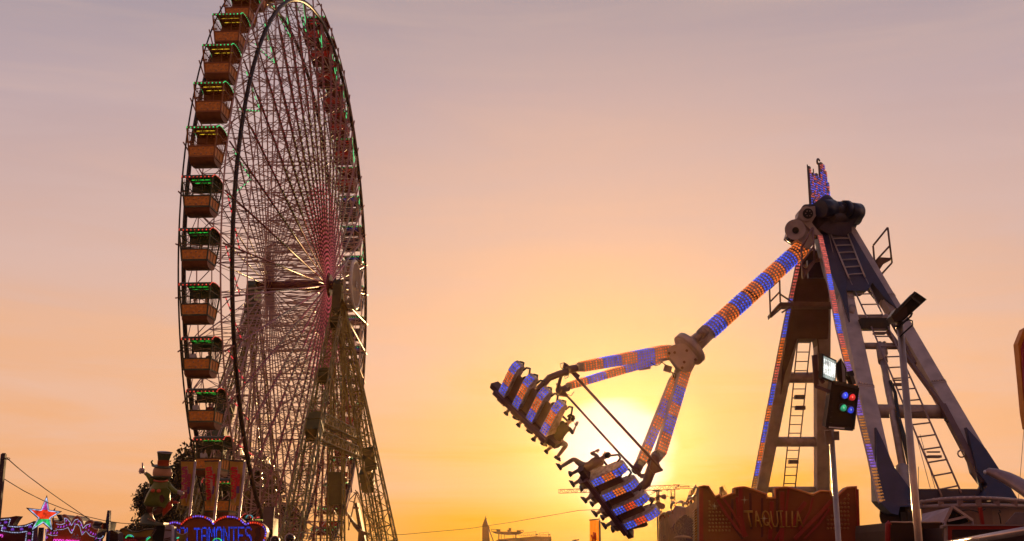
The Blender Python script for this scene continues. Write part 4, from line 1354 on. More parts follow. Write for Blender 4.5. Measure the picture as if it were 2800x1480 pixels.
# utility pole and wires
p0 = z8(48, 280, 30)
t = thing("utility_pole", (p0.x, p0.y, 0), "weathered dark wooden pole at the left frame edge carrying two wires", "utility pole")
mb = MB(); mb.bar(p0, V((p0.x - .02, p0.y, 0)), .055, .055, hint=V((0, 1, 0)), w2=.075, h2=.075); mb.cyl(p0, p0 + V((0, 0, .02)), .05, n=8)
part(mb, "pole", woodp, t)
mb = MB(); c = z8(95, 338, 29.9)
mb.tube([c + X * (.06 * math.cos(a)) + V((0, 0, .022 * math.sin(a))) for a in [k * math.pi / 5 for k in range(10)]], .008, n=5, closed=True)
mb.cyl(z8(0, 342, 29.9), z8(80, 345, 29.9), .008, n=5)
part(mb, "wire_loop", blackm, t)
wirem = mat("wire_black", (.02, .012, .012), .95)
def cable(name, pts, Zf, D, r_, lab, m=wirem):
    P = [Zf(*p, D[i] if isinstance(D, (list, tuple)) else D) for i, p in enumerate(pts)]
    mb = MB(); mb.tube(P, r_, n=5); o = mb.build(name, m, rel=P[0]); return tag(o, lab, "cable")
cable("cable", [(85, 330), (200, 432), (350, 555), (560, 712), (770, 860), (960, 990), (1110, 1092)], z8, [30, 31, 32.5, 35, 37, 39, 40], .012, "thin black wire, the higher and steeper one from the wooden pole to the orange sign")
cable("cable", [(0, 572), (40, 582), (300, 740), (530, 855), (610, 890), (800, 965), (1050, 1050), (1300, 1108), (1500, 1138), (1745, 1152)], z8, [30, 30, 33, 37, 38, 39, 40.5, 41, 41, 41], .012, "thin black wire, the lower one sagging behind the star towards the top hat figure")
cable("cable", [(1010, 1463), (1100, 1462), (1280, 1446), (1400, 1428), (1583, 1396), (1700, 1390), (1791, 1347)], lambda x, y, D: S(x, y, D), [70, 66, 62, 58, 54, 52, 50], .012, "long thin wire crossing the low amber sky towards the loudspeaker pole")

# star sign
SD = 38.0
c = z9(1180, 650, SD)
t = thing("star_sign", G(c), "five pointed star sign lit magenta, red and green with white outline lamps", "sign")
star = [(1250, 130), (1312, 528), (1650, 568), (1350, 752), (1412, 1110), (1150, 878), (800, 1110), (1012, 745), (700, 470), (1085, 515)]
P = [z9(*p, SD) for p in star]; off = V((-.18, .45, .0))
mb = MB(); n = len(P); cc = z9(1180, 700, SD)
mb.v.extend(P + [p + off for p in P] + [cc, cc + off])
for i in range(n):
    j = (i + 1) % n
    mb.f.append([2 * n, i, j]); mb.m.append(0); mb.s.append(False)
    mb.f.append([2 * n + 1, n + j, n + i]); mb.m.append(1); mb.s.append(False)
    mb.f.append([i, n + i, n + j, j]); mb.m.append(1); mb.s.append(False)
part(mb, "star_box", [mat("star_face", (.03, .015, .03), .5), plum], t)
def inside(pt, poly):
    x, y = pt; r = False
    for i in range(len(poly)):
        x1, y1 = poly[i]; x2, y2 = poly[i - 1]
        if (y1 > y) != (y2 > y) and x < (x2 - x1) * (y - y1) / (y2 - y1) + x1: r = not r
    return r
shr = lambda poly, k: [(1180 + (x - 1180) * k, 700 + (y - 700) * k) for x, y in poly]
mb = MB(); inner = shr(star, .84); fill = shr(star, .74)
dots(mb, z9, inner, SD - .03, 30, .019, 0, closed=True)
y = 190
while y < 1100:
    x = 700
    while x < 1660:
        if inside((x, y), fill):
            mb.lens(z9(x, y, SD - .03), -FWD, .0165 if y < 540 or y > 775 else .021, .012, n=6, mi=1 if y < 540 else (2 if y < 775 else 3))
        x += 27
    y += 27
part(mb, "lamps", [lwb, lmag, lred2, lgrn], t)
mb = MB()
for x, r_ in ((1075, .055), (1140, .04)):
    q = z9(x, 1000, SD + .5); mb.cyl(q, V((q.x, q.y, 0)), r_, n=12)
part(mb, "post", mat("post_mauve", (.20, .12, .12), .4, .4), t)

# maroon board with violet clusters
c = z9(400, 1100, 38.5)
t = thing("sign_board", G(c), "dark maroon curly sign board with violet lamp clusters, left of the star", "sign")
pts = [(-200, 745), (0, 740), (250, 722), (430, 690), (505, 695), (440, 775), (385, 860), (345, 935), (500, 945), (680, 915), (800, 872), (905, 825), (895, 1100), (885, 1500), (885, 2200), (-200, 2200)]
bo = board(t, "board", z9, pts, 38.5, .35, [maroon, plum])
mb = MB()
for path in ([(-50, 805), (280, 770), (215, 965), (450, 985), (680, 960), (880, 885)], [(-60, 945), (70, 945), (40, 1085), (300, 1130), (500, 1135), (715, 1100), (680, 1362), (680, 1500)], [(880, 1105), (850, 1400), (850, 1600)]):
    dots(mb, z9, path, 38.45, 44, .017, 0)
part(mb, "outline_lamps", lwb, t)
for (x, y), mi in (((-20, 880), 0), ((150, 865), 0), ((120, 1025), 0), ((335, 1060), 0), ((575, 1050), 0), ((800, 985), 0), ((780, 1165), 1), ((770, 1360), 1)):
    mb = MB(); c0 = z9(x, y, 38.42)
    mb.cyl(c0 + V((0, .02, 0)), c0, .058, n=18, mi=2)
    for rr_, k in ((.048, 11), (.030, 7), (.012, 3)):
        for q in range(k):
            a = 2 * math.pi * q / k + rr_ * 27
            mb.lens(c0 + X * (rr_ * math.cos(a)) + UPV * (rr_ * math.sin(a)), -FWD, .0085, .008, n=5, mi=mi)
    part(mb, "lamp_cluster", [lpur, lmag, mat("cluster_plate", (.08, .01, .2), .4)], t)
mb = MB(); dots(mb, z9, [(-10, 1185), (65, 1190), (75, 1225), (50, 1260)], 38.4, 18, .017, 0); dots(mb, z9, [(-10, 1215), (40, 1215)], 38.4, 18, .017, 0)
part(mb, "lamp_letter", lmag, t)

# orange sign with cream scalloped rim
c = z10(150, 1200, 40)
t = thing("sign_board", G(c), "orange scalloped sign board with cream rim and oval violet lamps, right of the star", "sign")
rim = [(1395, 790), (1480, 825), (1560, 858), (1640, 850), (1700, 800), (1690, 740), (1660, 680), (1700, 655), (1760, 668), (1830, 740), (1895, 860), (1935, 790), (1990, 715), (2060, 690), (2130, 725), (2190, 820), (2228, 945), (2280, 865), (2370, 805), (2450, 812), (2500, 850), (2470, 905), (2430, 940), (2450, 990), (2520, 1040), (2600, 1050), (2620, 1030), (2590, 1100), (2560, 1200)]
pts = [(1200, 2200), (1200, 1040), (1380, 1000)] + rim + [(2500, 1300), (2500, 2200)]
board(t, "board", z9, pts, 40, .9, [oran, plum])
mb = MB(); mb.tube([z9(*p, 39.97) for p in rim], .022, n=6); part(mb, "rim_trim", cream, t)
mb = MB()
ov = [(1768, 822), (1860, 918), (1545, 985), (1622, 985), (1700, 975), (1770, 945), (1995, 905), (2088, 838), (2168, 938), (1918, 1075), (2205, 1128), (2295, 1010), (2385, 962), (2358, 1075), (2418, 1132), (2480, 1170), (1270, 1090), (1355, 1150), (1445, 1150), (1522, 1145), (1250, 1270), (2540, 1190), (2560, 1290), (2660, 1340)]
ob_ = MB()
for x, y in ov:
    c0 = z9(x, y, 39.93)
    ob_.sphere(c0, (.030, .02, .050), n=12, m=6)
    for q in range(5):
        mb.lens(c0 - V((0, .02, 0)) + X * (.014 * math.cos(q * 1.3)) + UPV * (.026 * math.sin(q * 1.9)), -FWD, .013, .01, n=5, mi=q % 2)
ov_ = part(ob_, "oval_lamps", mat("oval_lamp_body", (.55, .10, .5), .3), t)
part(mb, "lamps", [lpur, lmag], t).parent = ov_
for path in ([(1500, 900), (1600, 925), (1725, 895), (1720, 745), (1790, 770), (1880, 880), (1900, 950), (1990, 800), (2070, 775), (2150, 860), (2210, 1020), (2300, 930), (2420, 900)],
             [(1490, 1040), (1550, 1055), (1680, 1050), (1810, 1000), (1860, 1100), (1905, 1155), (1960, 1040), (2000, 930), (2060, 905), (2130, 985), (2180, 1200), (2285, 1090), (2400, 1215), (2510, 1250)],
             [(1235, 1040), (1215, 1200), (1195, 1400)], [(1280, 1175), (1400, 1215), (1530, 1205)], [(1390, 1090), (1500, 1080)]):
    mb = MB(); dots(mb, z9, path, 39.93, 22, .010, 0); part(mb, "outline_lamps", lwb, t)
mb = MB()   # small silver lettering: LA over a short word, only partly legible
ltr = mat("letter_silver", (.6, .6, .68), .3, .4)
for path in ([(1975, 1160), (1960, 1215), (2005, 1222)], [(2025, 1225), (2055, 1175), (2080, 1230)], [(2035, 1205), (2075, 1208)]):
    mb.tube([z9(*p, 39.9) for p in path], .012, n=6)
for path in ([(1900, 1290), (1925, 1225), (1950, 1215)], [(1935, 1290), (1950, 1240), (1975, 1290)], [(1985, 1285), (1995, 1245), (2010, 1285)], [(2025, 1240), (2035, 1300), (2060, 1300)], [(2070, 1250), (2080, 1305)], [(2140, 1265), (2110, 1270), (2135, 1295), (2115, 1325)]):
    mb.tube([z9(*p, 39.9) for p in path], .011, n=6)
part(mb, "lettering", ltr, t)
mb = MB()
for i in range(9):
    x = 1450 + i * 75 + (30 if i > 3 else 0)
    dots(mb, z9, arc(x, 1345 + i * 4, 30, 34, 0, 180, 6), 39.9, 16, .016, 0); dots(mb, z9, [(x - 30, 1345 + i * 4), (x - 30, 1420)], 39.9, 16, .016, 0)
part(mb, "lamp_letters", lmag, t)
mb = MB()
for p in (((1500, 660), (1600, 650), (1680, 790), (1580, 820), (1540, 740)), ((1370, 745), (1440, 770), (1470, 860), (1450, 980), (1400, 985), (1385, 860))):
    plate(mb, [z9(*q, 40.5) for q in p], .5)
part(mb, "scroll", plum, t)
# spike behind the star
c = z9(1450, 520, 39)
mb = MB(); mb.add([z9(1400, 560, 39), z9(1478, 455, 39), z9(1470, 520, 39), z9(1440, 570, 39), z9(1400, 560, 39.3), z9(1478, 455, 39.2), z9(1470, 520, 39.3), z9(1440, 570, 39.3)],
                  [(0, 3, 2, 1), (4, 5, 6, 7), (0, 1, 5, 4), (1, 2, 6, 5), (2, 3, 7, 6), (3, 0, 4, 7)])
mb.cyl(z9(1430, 560, 39.2), z9(1400, 1500, 39.2), .012, n=8)
tag(mb.build("finial", plum, rel=V(G(c))), "small dark pointed finial just behind the star's right arm", "finial")

# blue blade with loudspeaker boxes
c = z10(720, 1000, 41)
t = thing("sign_mast", G(c), "tall blue tapering blade mast with black boxes, right of the orange board", "mast")
nb = mat("mast_navy", (.04, .05, .13), .4)
mb = MB(); plate(mb, [z10(*p, 41) for p in ((715, 545), (772, 543), (760, 860), (745, 1100), (735, 1500), (725, 2400), (650, 2400), (668, 1400), (690, 1100), (668, 850))], .18); part(mb, "blade", nb, t)
for pts, m_ in ((((565, 860), (605, 860), (600, 1050), (548, 1060)), mat("crate_wood", (.35, .16, .07), .7)), (((605, 880), (672, 878), (735, 855), (815, 855), (760, 1090), (700, 1100), (600, 1060)), blackm),
                (((300, 870), (350, 858), (480, 895), (535, 985), (490, 1020), (330, 1010), (285, 940)), blackm), (((750, 1060), (860, 1080), (990, 1140), (1000, 1500), (745, 1500)), mat("box_brown", (.06, .02, .015), .6))):
    mb = MB(); plate(mb, [z10(*p, 41.3) for p in pts], .6); part(mb, "speaker_box", m_, t)
mb = MB(); mb.sphere(z10(545, 1150, 40.6), (.13, .06, .07), n=18, m=8, ax=((X * .8 + UPV * .6), V(FWD), (UPV * .8 - X * .6))); part(mb, "spotlight", nb, t)
mb = MB(); mb.sphere(z10(600, 1055, 40.7), .018, n=8, m=5); mb.sphere(z10(430, 985, 41), .02, n=8, m=5, mi=1); part(mb, "bulb", [cream, emis("lamp_warm", (1, .35, .05), 1)], t)
mb = MB(); dots(mb, z10, arc(500, 1200, 110, 90, 200, 350, 10), 40.3, 20, .01); part(mb, "outline_lamps", lwb, t)

# wavy brown-yellow facade
c = z10(1400, 1300, 44)
t = thing("fairground_stall", G(c), "wavy mustard stall front with arcs of green lamps, left of the top hat figure", "stall")
ctr = [(940, 1060), (975, 1080), (1000, 1140), (1040, 1110), (1080, 1045), (1150, 1020), (1240, 1050), (1330, 1105), (1430, 1120), (1540, 1115), (1650, 1080), (1780, 1050), (1900, 1045), (2000, 1050)]
board(t, "board", z10, [(940, 2400)] + ctr + [(2000, 2400)], 44, .4, [mat("board_mustard", (.35, .17, .03), .5), plum])
mb = MB(); mb.tube([z10(*p, 43.95) for p in ctr[1:]], .03, n=6); part(mb, "rim_trim", mat("rim_green_brown", (.09, .06, .03), .5), t)
mb = MB(); plate(mb, [z10(*p, 43.9) for p in ((1060, 1300), (1240, 1300), (1450, 1310), (1560, 1362), (1700, 1400), (1700, 2400), (1060, 2400))], .1); part(mb, "awning", mat("awning_crimson", (.4, .015, .04), .5), t)
mb = MB(); plate(mb, [z10(*p, 43.92) for p in ((1000, 1180), (1400, 1240), (1900, 1245), (1900, 1300), (1560, 1330), (1060, 1290))], .05); part(mb, "stripe", maroon, t)
mb = MB()
for path, mi, sp, r_ in ((arc(1300, 1280, 95, 60, 170, 45, 8), 0, 34, .022), (arc(1310, 1280, 105, 90, 130, 20, 8), 1, 12, .009), ([(1760, 1340), (1800, 1300), (1850, 1260)], 0, 30, .022), ([(1750, 1310), (1790, 1265), (1840, 1235)], 1, 12, .009),
                         (([(1030, 1290), (1031, 1290)]), 1, 50, .02), ([(975, 1215), (976, 1216)], 1, 50, .014), ([(920, 1195), (921, 1196)], 2, 50, .02)):
    dots(mb, z10, path, 43.8, sp, r_, mi)
part(mb, "lamps", [lgrn, lcy, emis("lamp_warm", (1, .35, .05), 1)], t)

# black box with lavender panel (pedestal of the figure)
c = z10(2150, 1100, 40)
t = thing("pedestal", G(c), "black box pedestal with lavender side panel, under the top hat figure", "pedestal")
mb = MB(); plate(mb, [z10(*p, 40) for p in ((2010, 955), (2255, 950), (2255, 2400), (1880, 2400), (1915, 1130))], 1.4); part(mb, "box", blackm, t)
lav = mat("panel_lavender", (.45, .36, .50), .4)
mb = MB(); plate(mb, [z10(*p, 39.9) for p in ((2262, 935), (2330, 918), (2420, 935), (2432, 990), (2425, 1362), (2420, 2400), (2190, 2400), (2205, 1362))], .3); part(mb, "side_panel", lav, t)
mb = MB()
for a, b in (((2260, 1065), (2415, 1075)), ((2225, 1310), (2390, 1275)), ((2215, 1360), (2390, 1325))):
    mb.bar(z10(*a, 39.85), z10(*b, 39.85), .02, .02)
mb.tube([z10(*p, 39.8) for p in ((1880, 1230), (1900, 1150), (1950, 1080), (2030, 960))], .01, n=6)
part(mb, "band", mat("band_dark", (.10, .03, .03), .5), t)
mb = MB()
for k in range(6): mb.sphere(z10(1905 + k * 20, 1220 - k * 33, 39.75), .018, n=8, m=5)
part(mb, "bulb", mat("bulb_unlit", (.2, .12, .1), .3), t)

# ---------------------------------------------------------------- marquee SALTAMONTES
FONT = {"S": ["01110", "10001", "10000", "11000", "01110", "00011", "00001", "10001", "01110"], "A": ["01110", "10001", "10001", "10001", "11111", "10001", "10001", "10001", "10001"],
        "L": ["10000"] * 8 + ["11111"], "T": ["11111", "00100", "00100", "00100", "00100", "00100", "00100", "00100", "00100"],
        "M": ["10001", "11011", "11011", "10101", "10101", "10001", "10001", "10001", "10001"], "O": ["01110", "11011", "10001", "10001", "10001", "10001", "10001", "11011", "01110"],
        "N": ["10001", "11001", "11001", "10101", "10101", "10011", "10011", "10001", "10001"], "E": ["11111", "10000", "10000", "10000", "11110", "10000", "10000", "10000", "11111"]}
MD = 45
c = z12(1150, 600, MD)
t = thing("marquee_sign", G(c), "scalloped red brown marquee with red and violet rim bulbs, reading SALTAMONTES in blue lamps", "sign")
top = [(-20, 440)] + arc(130, 470, 150, 75, 120, 20, 6) + arc(690, 560, 410, 310, 163, 35, 14)[1:] + [(1040, 445)] + arc(1430, 560, 400, 300, 152, 28, 14)[1:] + [(1835, 450)] + arc(2010, 640, 300, 240, 128, 0, 12)
top += [(2290, 760), (2240, 860), (2230, 2000), (-20, 2000)]
bo = board(t, "board", z12, top, MD, .5, [mat("board_rust", (.32, .07, .02), .5, var=.2), cream])
edge = [(x, y + 0) for x, y in top[:-2]]
inn = [(1150 + (x - 1150) * .985, y + 22) for x, y in edge]
mb = MB(); mb.tube([z12(x, y - 4, MD + .0) for x, y in edge], .02, n=6, mi=0); mb.tube([z12(x, y + 45, MD - .03) for x, y in inn], .025, n=6, mi=1)
part(mb, "rim_trim", [mat("rim_scarlet", (.28, .02, .02), .5), maroon], t)
mb = MB(); acc = 0; k = 0; cnt = 0
for a, b in zip(inn[:-1], inn[1:]):
    L = math.hypot(b[0] - a[0], b[1] - a[1])
    while acc <= L:
        q = acc / L; seq = (0, 1, 1, 1, 1, 1, 0, 0, 0, 0, 0, 0, 1, 1, 1, 1, 1)
        mi = seq[cnt % 17]; mb.sphere(z12(lerp(a[0], b[0], q), lerp(a[1], b[1], q), MD - .06), .032, n=8, m=5, mi=mi); acc += 56; cnt += 1
    acc -= L
part(mb, "rim_bulbs", [lred2, emis("bulb_violet", (.22, .12, 1), 1.1)], t)
word = "SALTAMONTES"
x = 95
for i, ch in enumerate(word):
    wch = 165
    x0 = 100 + i * 172
    mb = MB(); bl2 = MB()
    rows = FONT[ch]; ytop = 548 + (18 if i in (2, 3) else 0) + (-8 if i > 5 else 0)
    for r_ in range(9):
        for c_ in range(5):
            if rows[r_][c_] == "1":
                q = z12(x0 + c_ * 31, ytop + r_ * 46, MD - .03)
                bl2.box(q + V((0, .015, 0)), X * .026, V((0, .012, 0)), UPV * .038)
                for dx, dy in ((0, .016), (0, -.018)):
                    mb.lens(q + X * dx + UPV * dy, -FWD, .0175, .012, n=6)
    lt = part(bl2, "letter", mat("letter_board_navy", (.05, .02, .12), .5), t)
    part(mb, "letter_lamps", emis("lamp_deep_blue", (.02, .07, 1.0), 1.1), t).parent = lt
mb = MB(); plate(mb, [z12(*p, MD - .04) for p in ((2050, 560), (2120, 520), (2170, 560), (2150, 640), (2170, 720), (2130, 800), (2060, 860), (2020, 820), (2060, 720), (2040, 640))], .04); part(mb, "painted_figure", mat("figure_paint", (.09, .01, .02), .6), t)
mb = MB(); mb.tube([z12(*p, MD - .4) for p in arc(1150, 880, 105, 85, 175, 5, 12)], .018, n=8); tag(mb.build("neon_arch", emis("neon_green", (.02, .8, .12), 1.1), rel=z12(1150, 880, MD - .4)), "bright green neon arch in front of the marquee letters, at the bottom edge", "neon light")
# mustard canopy tip left of the marquee
c = z12(250, 780, 43)
t = thing("stall_canopy", G(c), "mustard canopy corner with cyan and green lamps in front of the marquee's left end", "canopy")
mb = MB(); plate(mb, [z12(*p, 43) for p in ((100, 620), (180, 640), (260, 690), (330, 700), (430, 655), (400, 760), (370, 860), (330, 2000), (100, 2000))], .3); part(mb, "board", mat("board_mustard", (.35, .17, .03), .5), t)
mb = MB(); mb.tube([z12(*p, 42.9) for p in ((110, 625), (180, 640), (260, 690), (330, 705), (400, 680), (435, 650))], .012, n=6); part(mb, "rim_trim", cream, t)
mb = MB(); dots(mb, z12, [(125, 835), (170, 800), (240, 775)], 42.8, 26, .026, 0); dots(mb, z12, [(225, 840), (226, 841)], 42.8, 60, .03, 1); part(mb, "lamps", [emis("lamp_mint", (.03, .75, .4), .9), lred2], t)

# ---------------------------------------------------------------- small lit things beside the marquee
mb = MB(); dots(mb, z12, arc(1905, 320, 80, 75, 175, 10, 10), 60, 20, .02, 0); mb.tube([z12(*p, 60.05) for p in arc(1905, 320, 80, 75, 180, 0, 10)], .02, n=5, mi=1)
mb.box(z12(1905, 345, 60.1), X * .17, V((0, .03, 0)), UPV * .05, mi=1)
tag(mb.build("lit_arch", [lcy, blackm], rel=z12(1905, 340, 60)), "small arch of pale blue lamps on a stall roof behind the marquee", "light arch")
mb = MB(); dots(mb, z12, [(2045, 358), (2215, 358)], 60, 17, .02, 0); mb.box(z12(2130, 385, 60.1), X * .19, V((0, .05, 0)), UPV * .03, mi=1)
tag(mb.build("light_bar", [lyel, blackm], rel=z12(2130, 360, 60)), "straight bar of yellow lamps beside the dark tower base", "light bar")
for k, (x, y, rr_) in enumerate(((708, 1358, .17), (803, 1345, .18))):
    z3 = Zw(450, 900, 2.349)
    q = z3(x, y, 48); t = thing("round_lamp", G(q), ("round white rimmed lamp at the bottom edge, nearer the marquee", "round white rimmed lamp at the bottom edge, nearer the lattice tower")[k], "lamp", "round lamps")
    mb = MB(); mb.cyl(q + V((0, .2, 0)), q, rr_, rr_ * .9, n=24); mb.sphere(q, (rr_ * .8, .1, rr_ * .8), n=18, m=8); part(mb, "housing", blackm, t)
    mb = MB(); mb.tube([q + X * (rr_ * math.cos(a)) + V((0, 0, rr_ * math.sin(a))) for a in [2 * math.pi * i / 24 for i in range(24)]], .022, n=6, closed=True); part(mb, "ring", mat("ring_white", (.6, .55, .58), .4), t)
    mb = MB(); mb.cyl(q, V((q.x, q.y + .1, 0)), .03, n=8); part(mb, "post", blackm, t)
# dark stack of equipment at the wheel's foot
c = z11(1720, 1200, 66); t = thing("control_cabin", G(c), "dark unlit control cabin at the foot of the wheel beside the marquee", "cabin")
mb = MB(); plate(mb, [z11(*p, 66) for p in ((1645, 1070), (1700, 1050), (1755, 1075), (1750, 1362), (1750, 2000), (1650, 2000), (1640, 1200))], 1.5); part(mb, "body", blackm, t)
mb = MB(); mb.bar(z11(1630, 1072, 65.8), z11(1765, 1078, 65.8), .04, .6); part(mb, "roof", brown, t)

# ---------------------------------------------------------------- three feather banners
ban = bpy.data.materials.new("banner_cloth"); ban.use_nodes = True
_n = ban.node_tree; _b = _n.nodes["Principled BSDF"]; _b.inputs["Roughness"].default_value = .8
_tc = _n.nodes.new("ShaderNodeTexCoord"); _mp = _n.nodes.new("ShaderNodeMapping"); _mp.inputs["Scale"].default_value = (2.2, 1, .7)
_nz = _n.nodes.new("ShaderNodeTexNoise"); _nz.inputs["Scale"].default_value = 2.6; _nz.inputs["Detail"].default_value = 3
_wv = _n.nodes.new("ShaderNodeTexWave"); _wv.inputs["Scale"].default_value = 2.2; _wv.bands_direction = 'Z'; _wv.inputs["Distortion"].default_value = 6
_r = _n.nodes.new("ShaderNodeValToRGB"); _r.color_ramp.interpolation = 'CONSTANT'
_e = _r.color_ramp.elements; _e.new(.5); _e.new(.58)
for el, p, cc_ in zip(_e, (0, .47, .52, .62), ((.34, .22, .05), (.5, .03, .06), (.12, .04, .16), (.36, .24, .06))): el.position = p; el.color = (*cc_, 1)
_n.links.new(_tc.outputs["Object"], _mp.inputs[0]); _n.links.new(_mp.outputs[0], _nz.inputs["Vector"]); _n.links.new(_nz.outputs["Fac"], _r.inputs[0]); _n.links.new(_r.outputs[0], _b.inputs["Base Color"])
cloth_edge = mat("banner_mustard", (.55, .32, .06), .8, var=.3)
polem = mat("banner_pole_mauve", (.45, .32, .33), .35, .3)
BD = 52
for k, (q4, pt, pb, lab) in enumerate(((((612, 372), (768, 376), (716, 932), (618, 916)), (790, 372), (718, 1058), "mustard vertical banner with faded pink brush lettering, the one nearest the top hat figure"),
                                       (((905, 378), (1072, 380), (1032, 932), (935, 926)), (1097, 372), (1024, 1100), "mustard vertical banner with bright red brush lettering, standing between the other two"),
                                       (((1222, 372), (1388, 380), (1338, 925), (1230, 916)), (1404, 374), (1334, 1062), "creased mustard vertical banner with red lettering, the one nearest the dark rim"))):
    a, b_, c_, d_q = [z11(*p, BD) for p in q4]
    P0, P1 = z11(*pt, BD), z11(*pb, BD)
    foot = P0.lerp(P1, (P0.z - .3) / (P0.z - P1.z)); foot.z = .3
    t = thing("banner", (foot.x, foot.y, 0), lab, "banner", "three banners on poles")
    mb = MB(); nx, nz_ = 8, 20; vs = []
    for j in range(nz_ + 1):
        for i in range(nx + 1):
            u_, v_q = i / nx, j / nz_
            p = a.lerp(b_, u_).lerp(d_q.lerp(c_, u_), v_q); p = p + V((0, .09 * math.sin(u_ * 7 + v_q * 4 + k * 2) * (.3 + v_q), 0)); vs.append(p)
    mb.add(vs, [(j * (nx + 1) + i, j * (nx + 1) + i + 1, (j + 1) * (nx + 1) + i + 1, (j + 1) * (nx + 1) + i) for j in range(nz_) for i in range(nx)], 0, True)
    cl_ = part(mb, "cloth", cloth_edge, t)
    # printed script: a tall lens-shaped field with brush strokes
    mb = MB(); rr = random.Random(k + 3)
    W_ = lambda u_, v_q, o=-.14: a.lerp(b_, u_).lerp(d_q.lerp(c_, u_), v_q) + V((0, .09 * math.sin(u_ * 7 + v_q * 4 + k * 2) * (.3 + v_q) + o * .25, 0))
    lens_ = [(.5 + .26 * math.sin(math.pi * s_ / 12), .08 + .88 * s_ / 12) for s_ in range(13)] + [(.5 - .26 * math.sin(math.pi * s_ / 12), .08 + .88 * s_ / 12) for s_ in range(11, 0, -1)]
    for s_ in range(12):
        w0, w1 = .26 * math.sin(math.pi * s_ / 12), .26 * math.sin(math.pi * (s_ + 1) / 12); v0, v1 = .08 + .88 * s_ / 12, .08 + .88 * (s_ + 1) / 12
        mb.add([W_(.55 - w0, v0), W_(.55 + w0, v0), W_(.55 + w1, v1), W_(.55 - w1, v1)], [(0, 1, 2, 3)], 0)
    for s_ in range(13):          # big vertical row of strokes, then a smaller second row
        v0 = .14 + s_ * .055; cx_ = .36; h_ = .02
        mb.bar(W_(cx_ - .2, v0, -.3), W_(cx_ + .2, v0 + rr.uniform(-.02, .03), -.3), .035, .01, 1, hint=V((0, 1, 0)))
        if s_ % 3 == 0: mb.bar(W_(cx_ - .18, v0, -.32), W_(cx_ - .18, v0 + .06, -.32), .05, .01, 1, hint=V((0, 1, 0)))
        else: mb.bar(W_(cx_ + .18, v0, -.32), W_(cx_ + .15, v0 + .05, -.32), .05, .01, 1, hint=V((0, 1, 0)))
        if 2 < s_ < 11: mb.bar(W_(cx_ + .28, v0, -.32), W_(cx_ + .52, v0 + rr.uniform(-.02, .02), -.32), .06, .01, 1 if s_ < 8 else 2, hint=V((0, 1, 0)))
    part(mb, "print", [mat("print_pale", (.55, .36, .28), .8), mat("print_red", (.62, .03, .05) if k else (.45, .06, .12), .8) if k == 0 else mat("print_red_bright", (.68, .03, .04), .8), mat("print_violet", (.16, .07, .22), .8)], t).parent = cl_
    mb = MB(); mb.cyl(P0, foot, .055, n=10); part(mb, "pole", polem, t)
    mb = MB(); mb.bar(a + V((0, 0, .03)), P0 + V((0, 0, .02)), .03, .03); part(mb, "crossarm", blackm, t)
    mb = MB(); mb.abox(foot.x - .3, foot.x + .3, foot.y - .3, foot.y + .3, 0, .3); part(mb, "base", blackm, t)

# ---------------------------------------------------------------- giant top hat figure (generic fairground figure in a green coat)
FD = 39.3
def q(x, y, dd=0): return z11(x, y, FD + dd)
base = q(270, 1150)
t = thing("fairground_statue", G(base), "giant painted figure in green coat and tall hat, pointing up, with a red umbrella", "statue")
coat = mat("statue_coat_green", (.17, .20, .03), .35, var=.35, scale=2.5, bump=.1); trs = mat("statue_trousers", (.14, .03, .02), .5); hatg = mat("statue_hat_green", (.07, .09, .04), .4)
hand = mat("statue_glove", (.55, .38, .38), .4); skinp = mat("statue_face", (.62, .30, .17), .4); orb = mat("statue_orange", (.7, .10, .03), .4)
def lathe2d(mb, rows, mi=0, dr=.8, n=18, caps=True):
    """rows: (xl, xr, y) in zoom pixels -> body of elliptical sections"""
    k = 4.54 * FPX / FD
    o = len(mb.v); m = len(rows)
    for xl, xr, y in rows:
        c = q((xl + xr) / 2, y); rx = (xr - xl) / 2 / 4.54 * FD / FPX
        for i in range(n):
            a = 2 * math.pi * i / n
            mb.v.append(c + X * (rx * math.cos(a)) + V((0, rx * dr * math.sin(a), 0)))
    for j in range(m - 1):
        for i in range(n):
            mb.f.append([o + j * n + i, o + j * n + (i + 1) % n, o + (j + 1) * n + (i + 1) % n, o + (j + 1) * n + i]); mb.m.append(mi); mb.s.append(True)
    for j in (0, m - 1):
        mb.f.append([o + j * n + i for i in range(n)]); mb.m.append(mi); mb.s.append(False)
mb = MB()
lathe2d(mb, [(275, 450, 605), (262, 470, 650), (225, 475, 720), (190, 480, 780), (165, 478, 850), (150, 465, 905), (165, 440, 925), (220, 420, 935)], 0)
# coat tails
plate(mb, [q(*p, -.30) for p in ((150, 900), (200, 880), (285, 870), (300, 790), (330, 900), (400, 955), (455, 860), (480, 740), (440, 700), (240, 720))], .1)
# arms
mb.tube([q(275, 650), q(240, 590), q(205, 545), q(175, 520)], [0.112, 0.095, 0.073, 0.056], n=12)
mb.tube([q(440, 650), q(480, 700), q(530, 735), q(575, 760)], [0.106, 0.090, 0.073, 0.056], n=12)
part(mb, "coat", coat, t)
mb = MB()     # patch and hem seam
plate(mb, [q(*p, -.42) for p in ((345, 800), (375, 785), (398, 825), (390, 860), (365, 885), (345, 850))], .22)
part(mb, "patch", mat("patch_brown", (.12, .02, .015), .6), t)
mb = MB()
for x, y in ((262, 735), (337, 740)): mb.sphere(q(x, y, -.34), (0.073, 0.056, 0.062), n=14, m=8)
part(mb, "button", orb, t)
mb = MB(); mb.tube([q(275, 608, -.3), q(340, 622, -.42), q(400, 622, -.42), q(448, 608, -.3)], .026, n=8); part(mb, "collar", orb, t)
mb = MB(); mb.sphere(q(360, 570), (0.370, 0.308, 0.056), n=22, m=6); lathe2d(mb, [(262, 500, 560), (300, 455, 612)], 0); part(mb, "scarf", hatg, t)
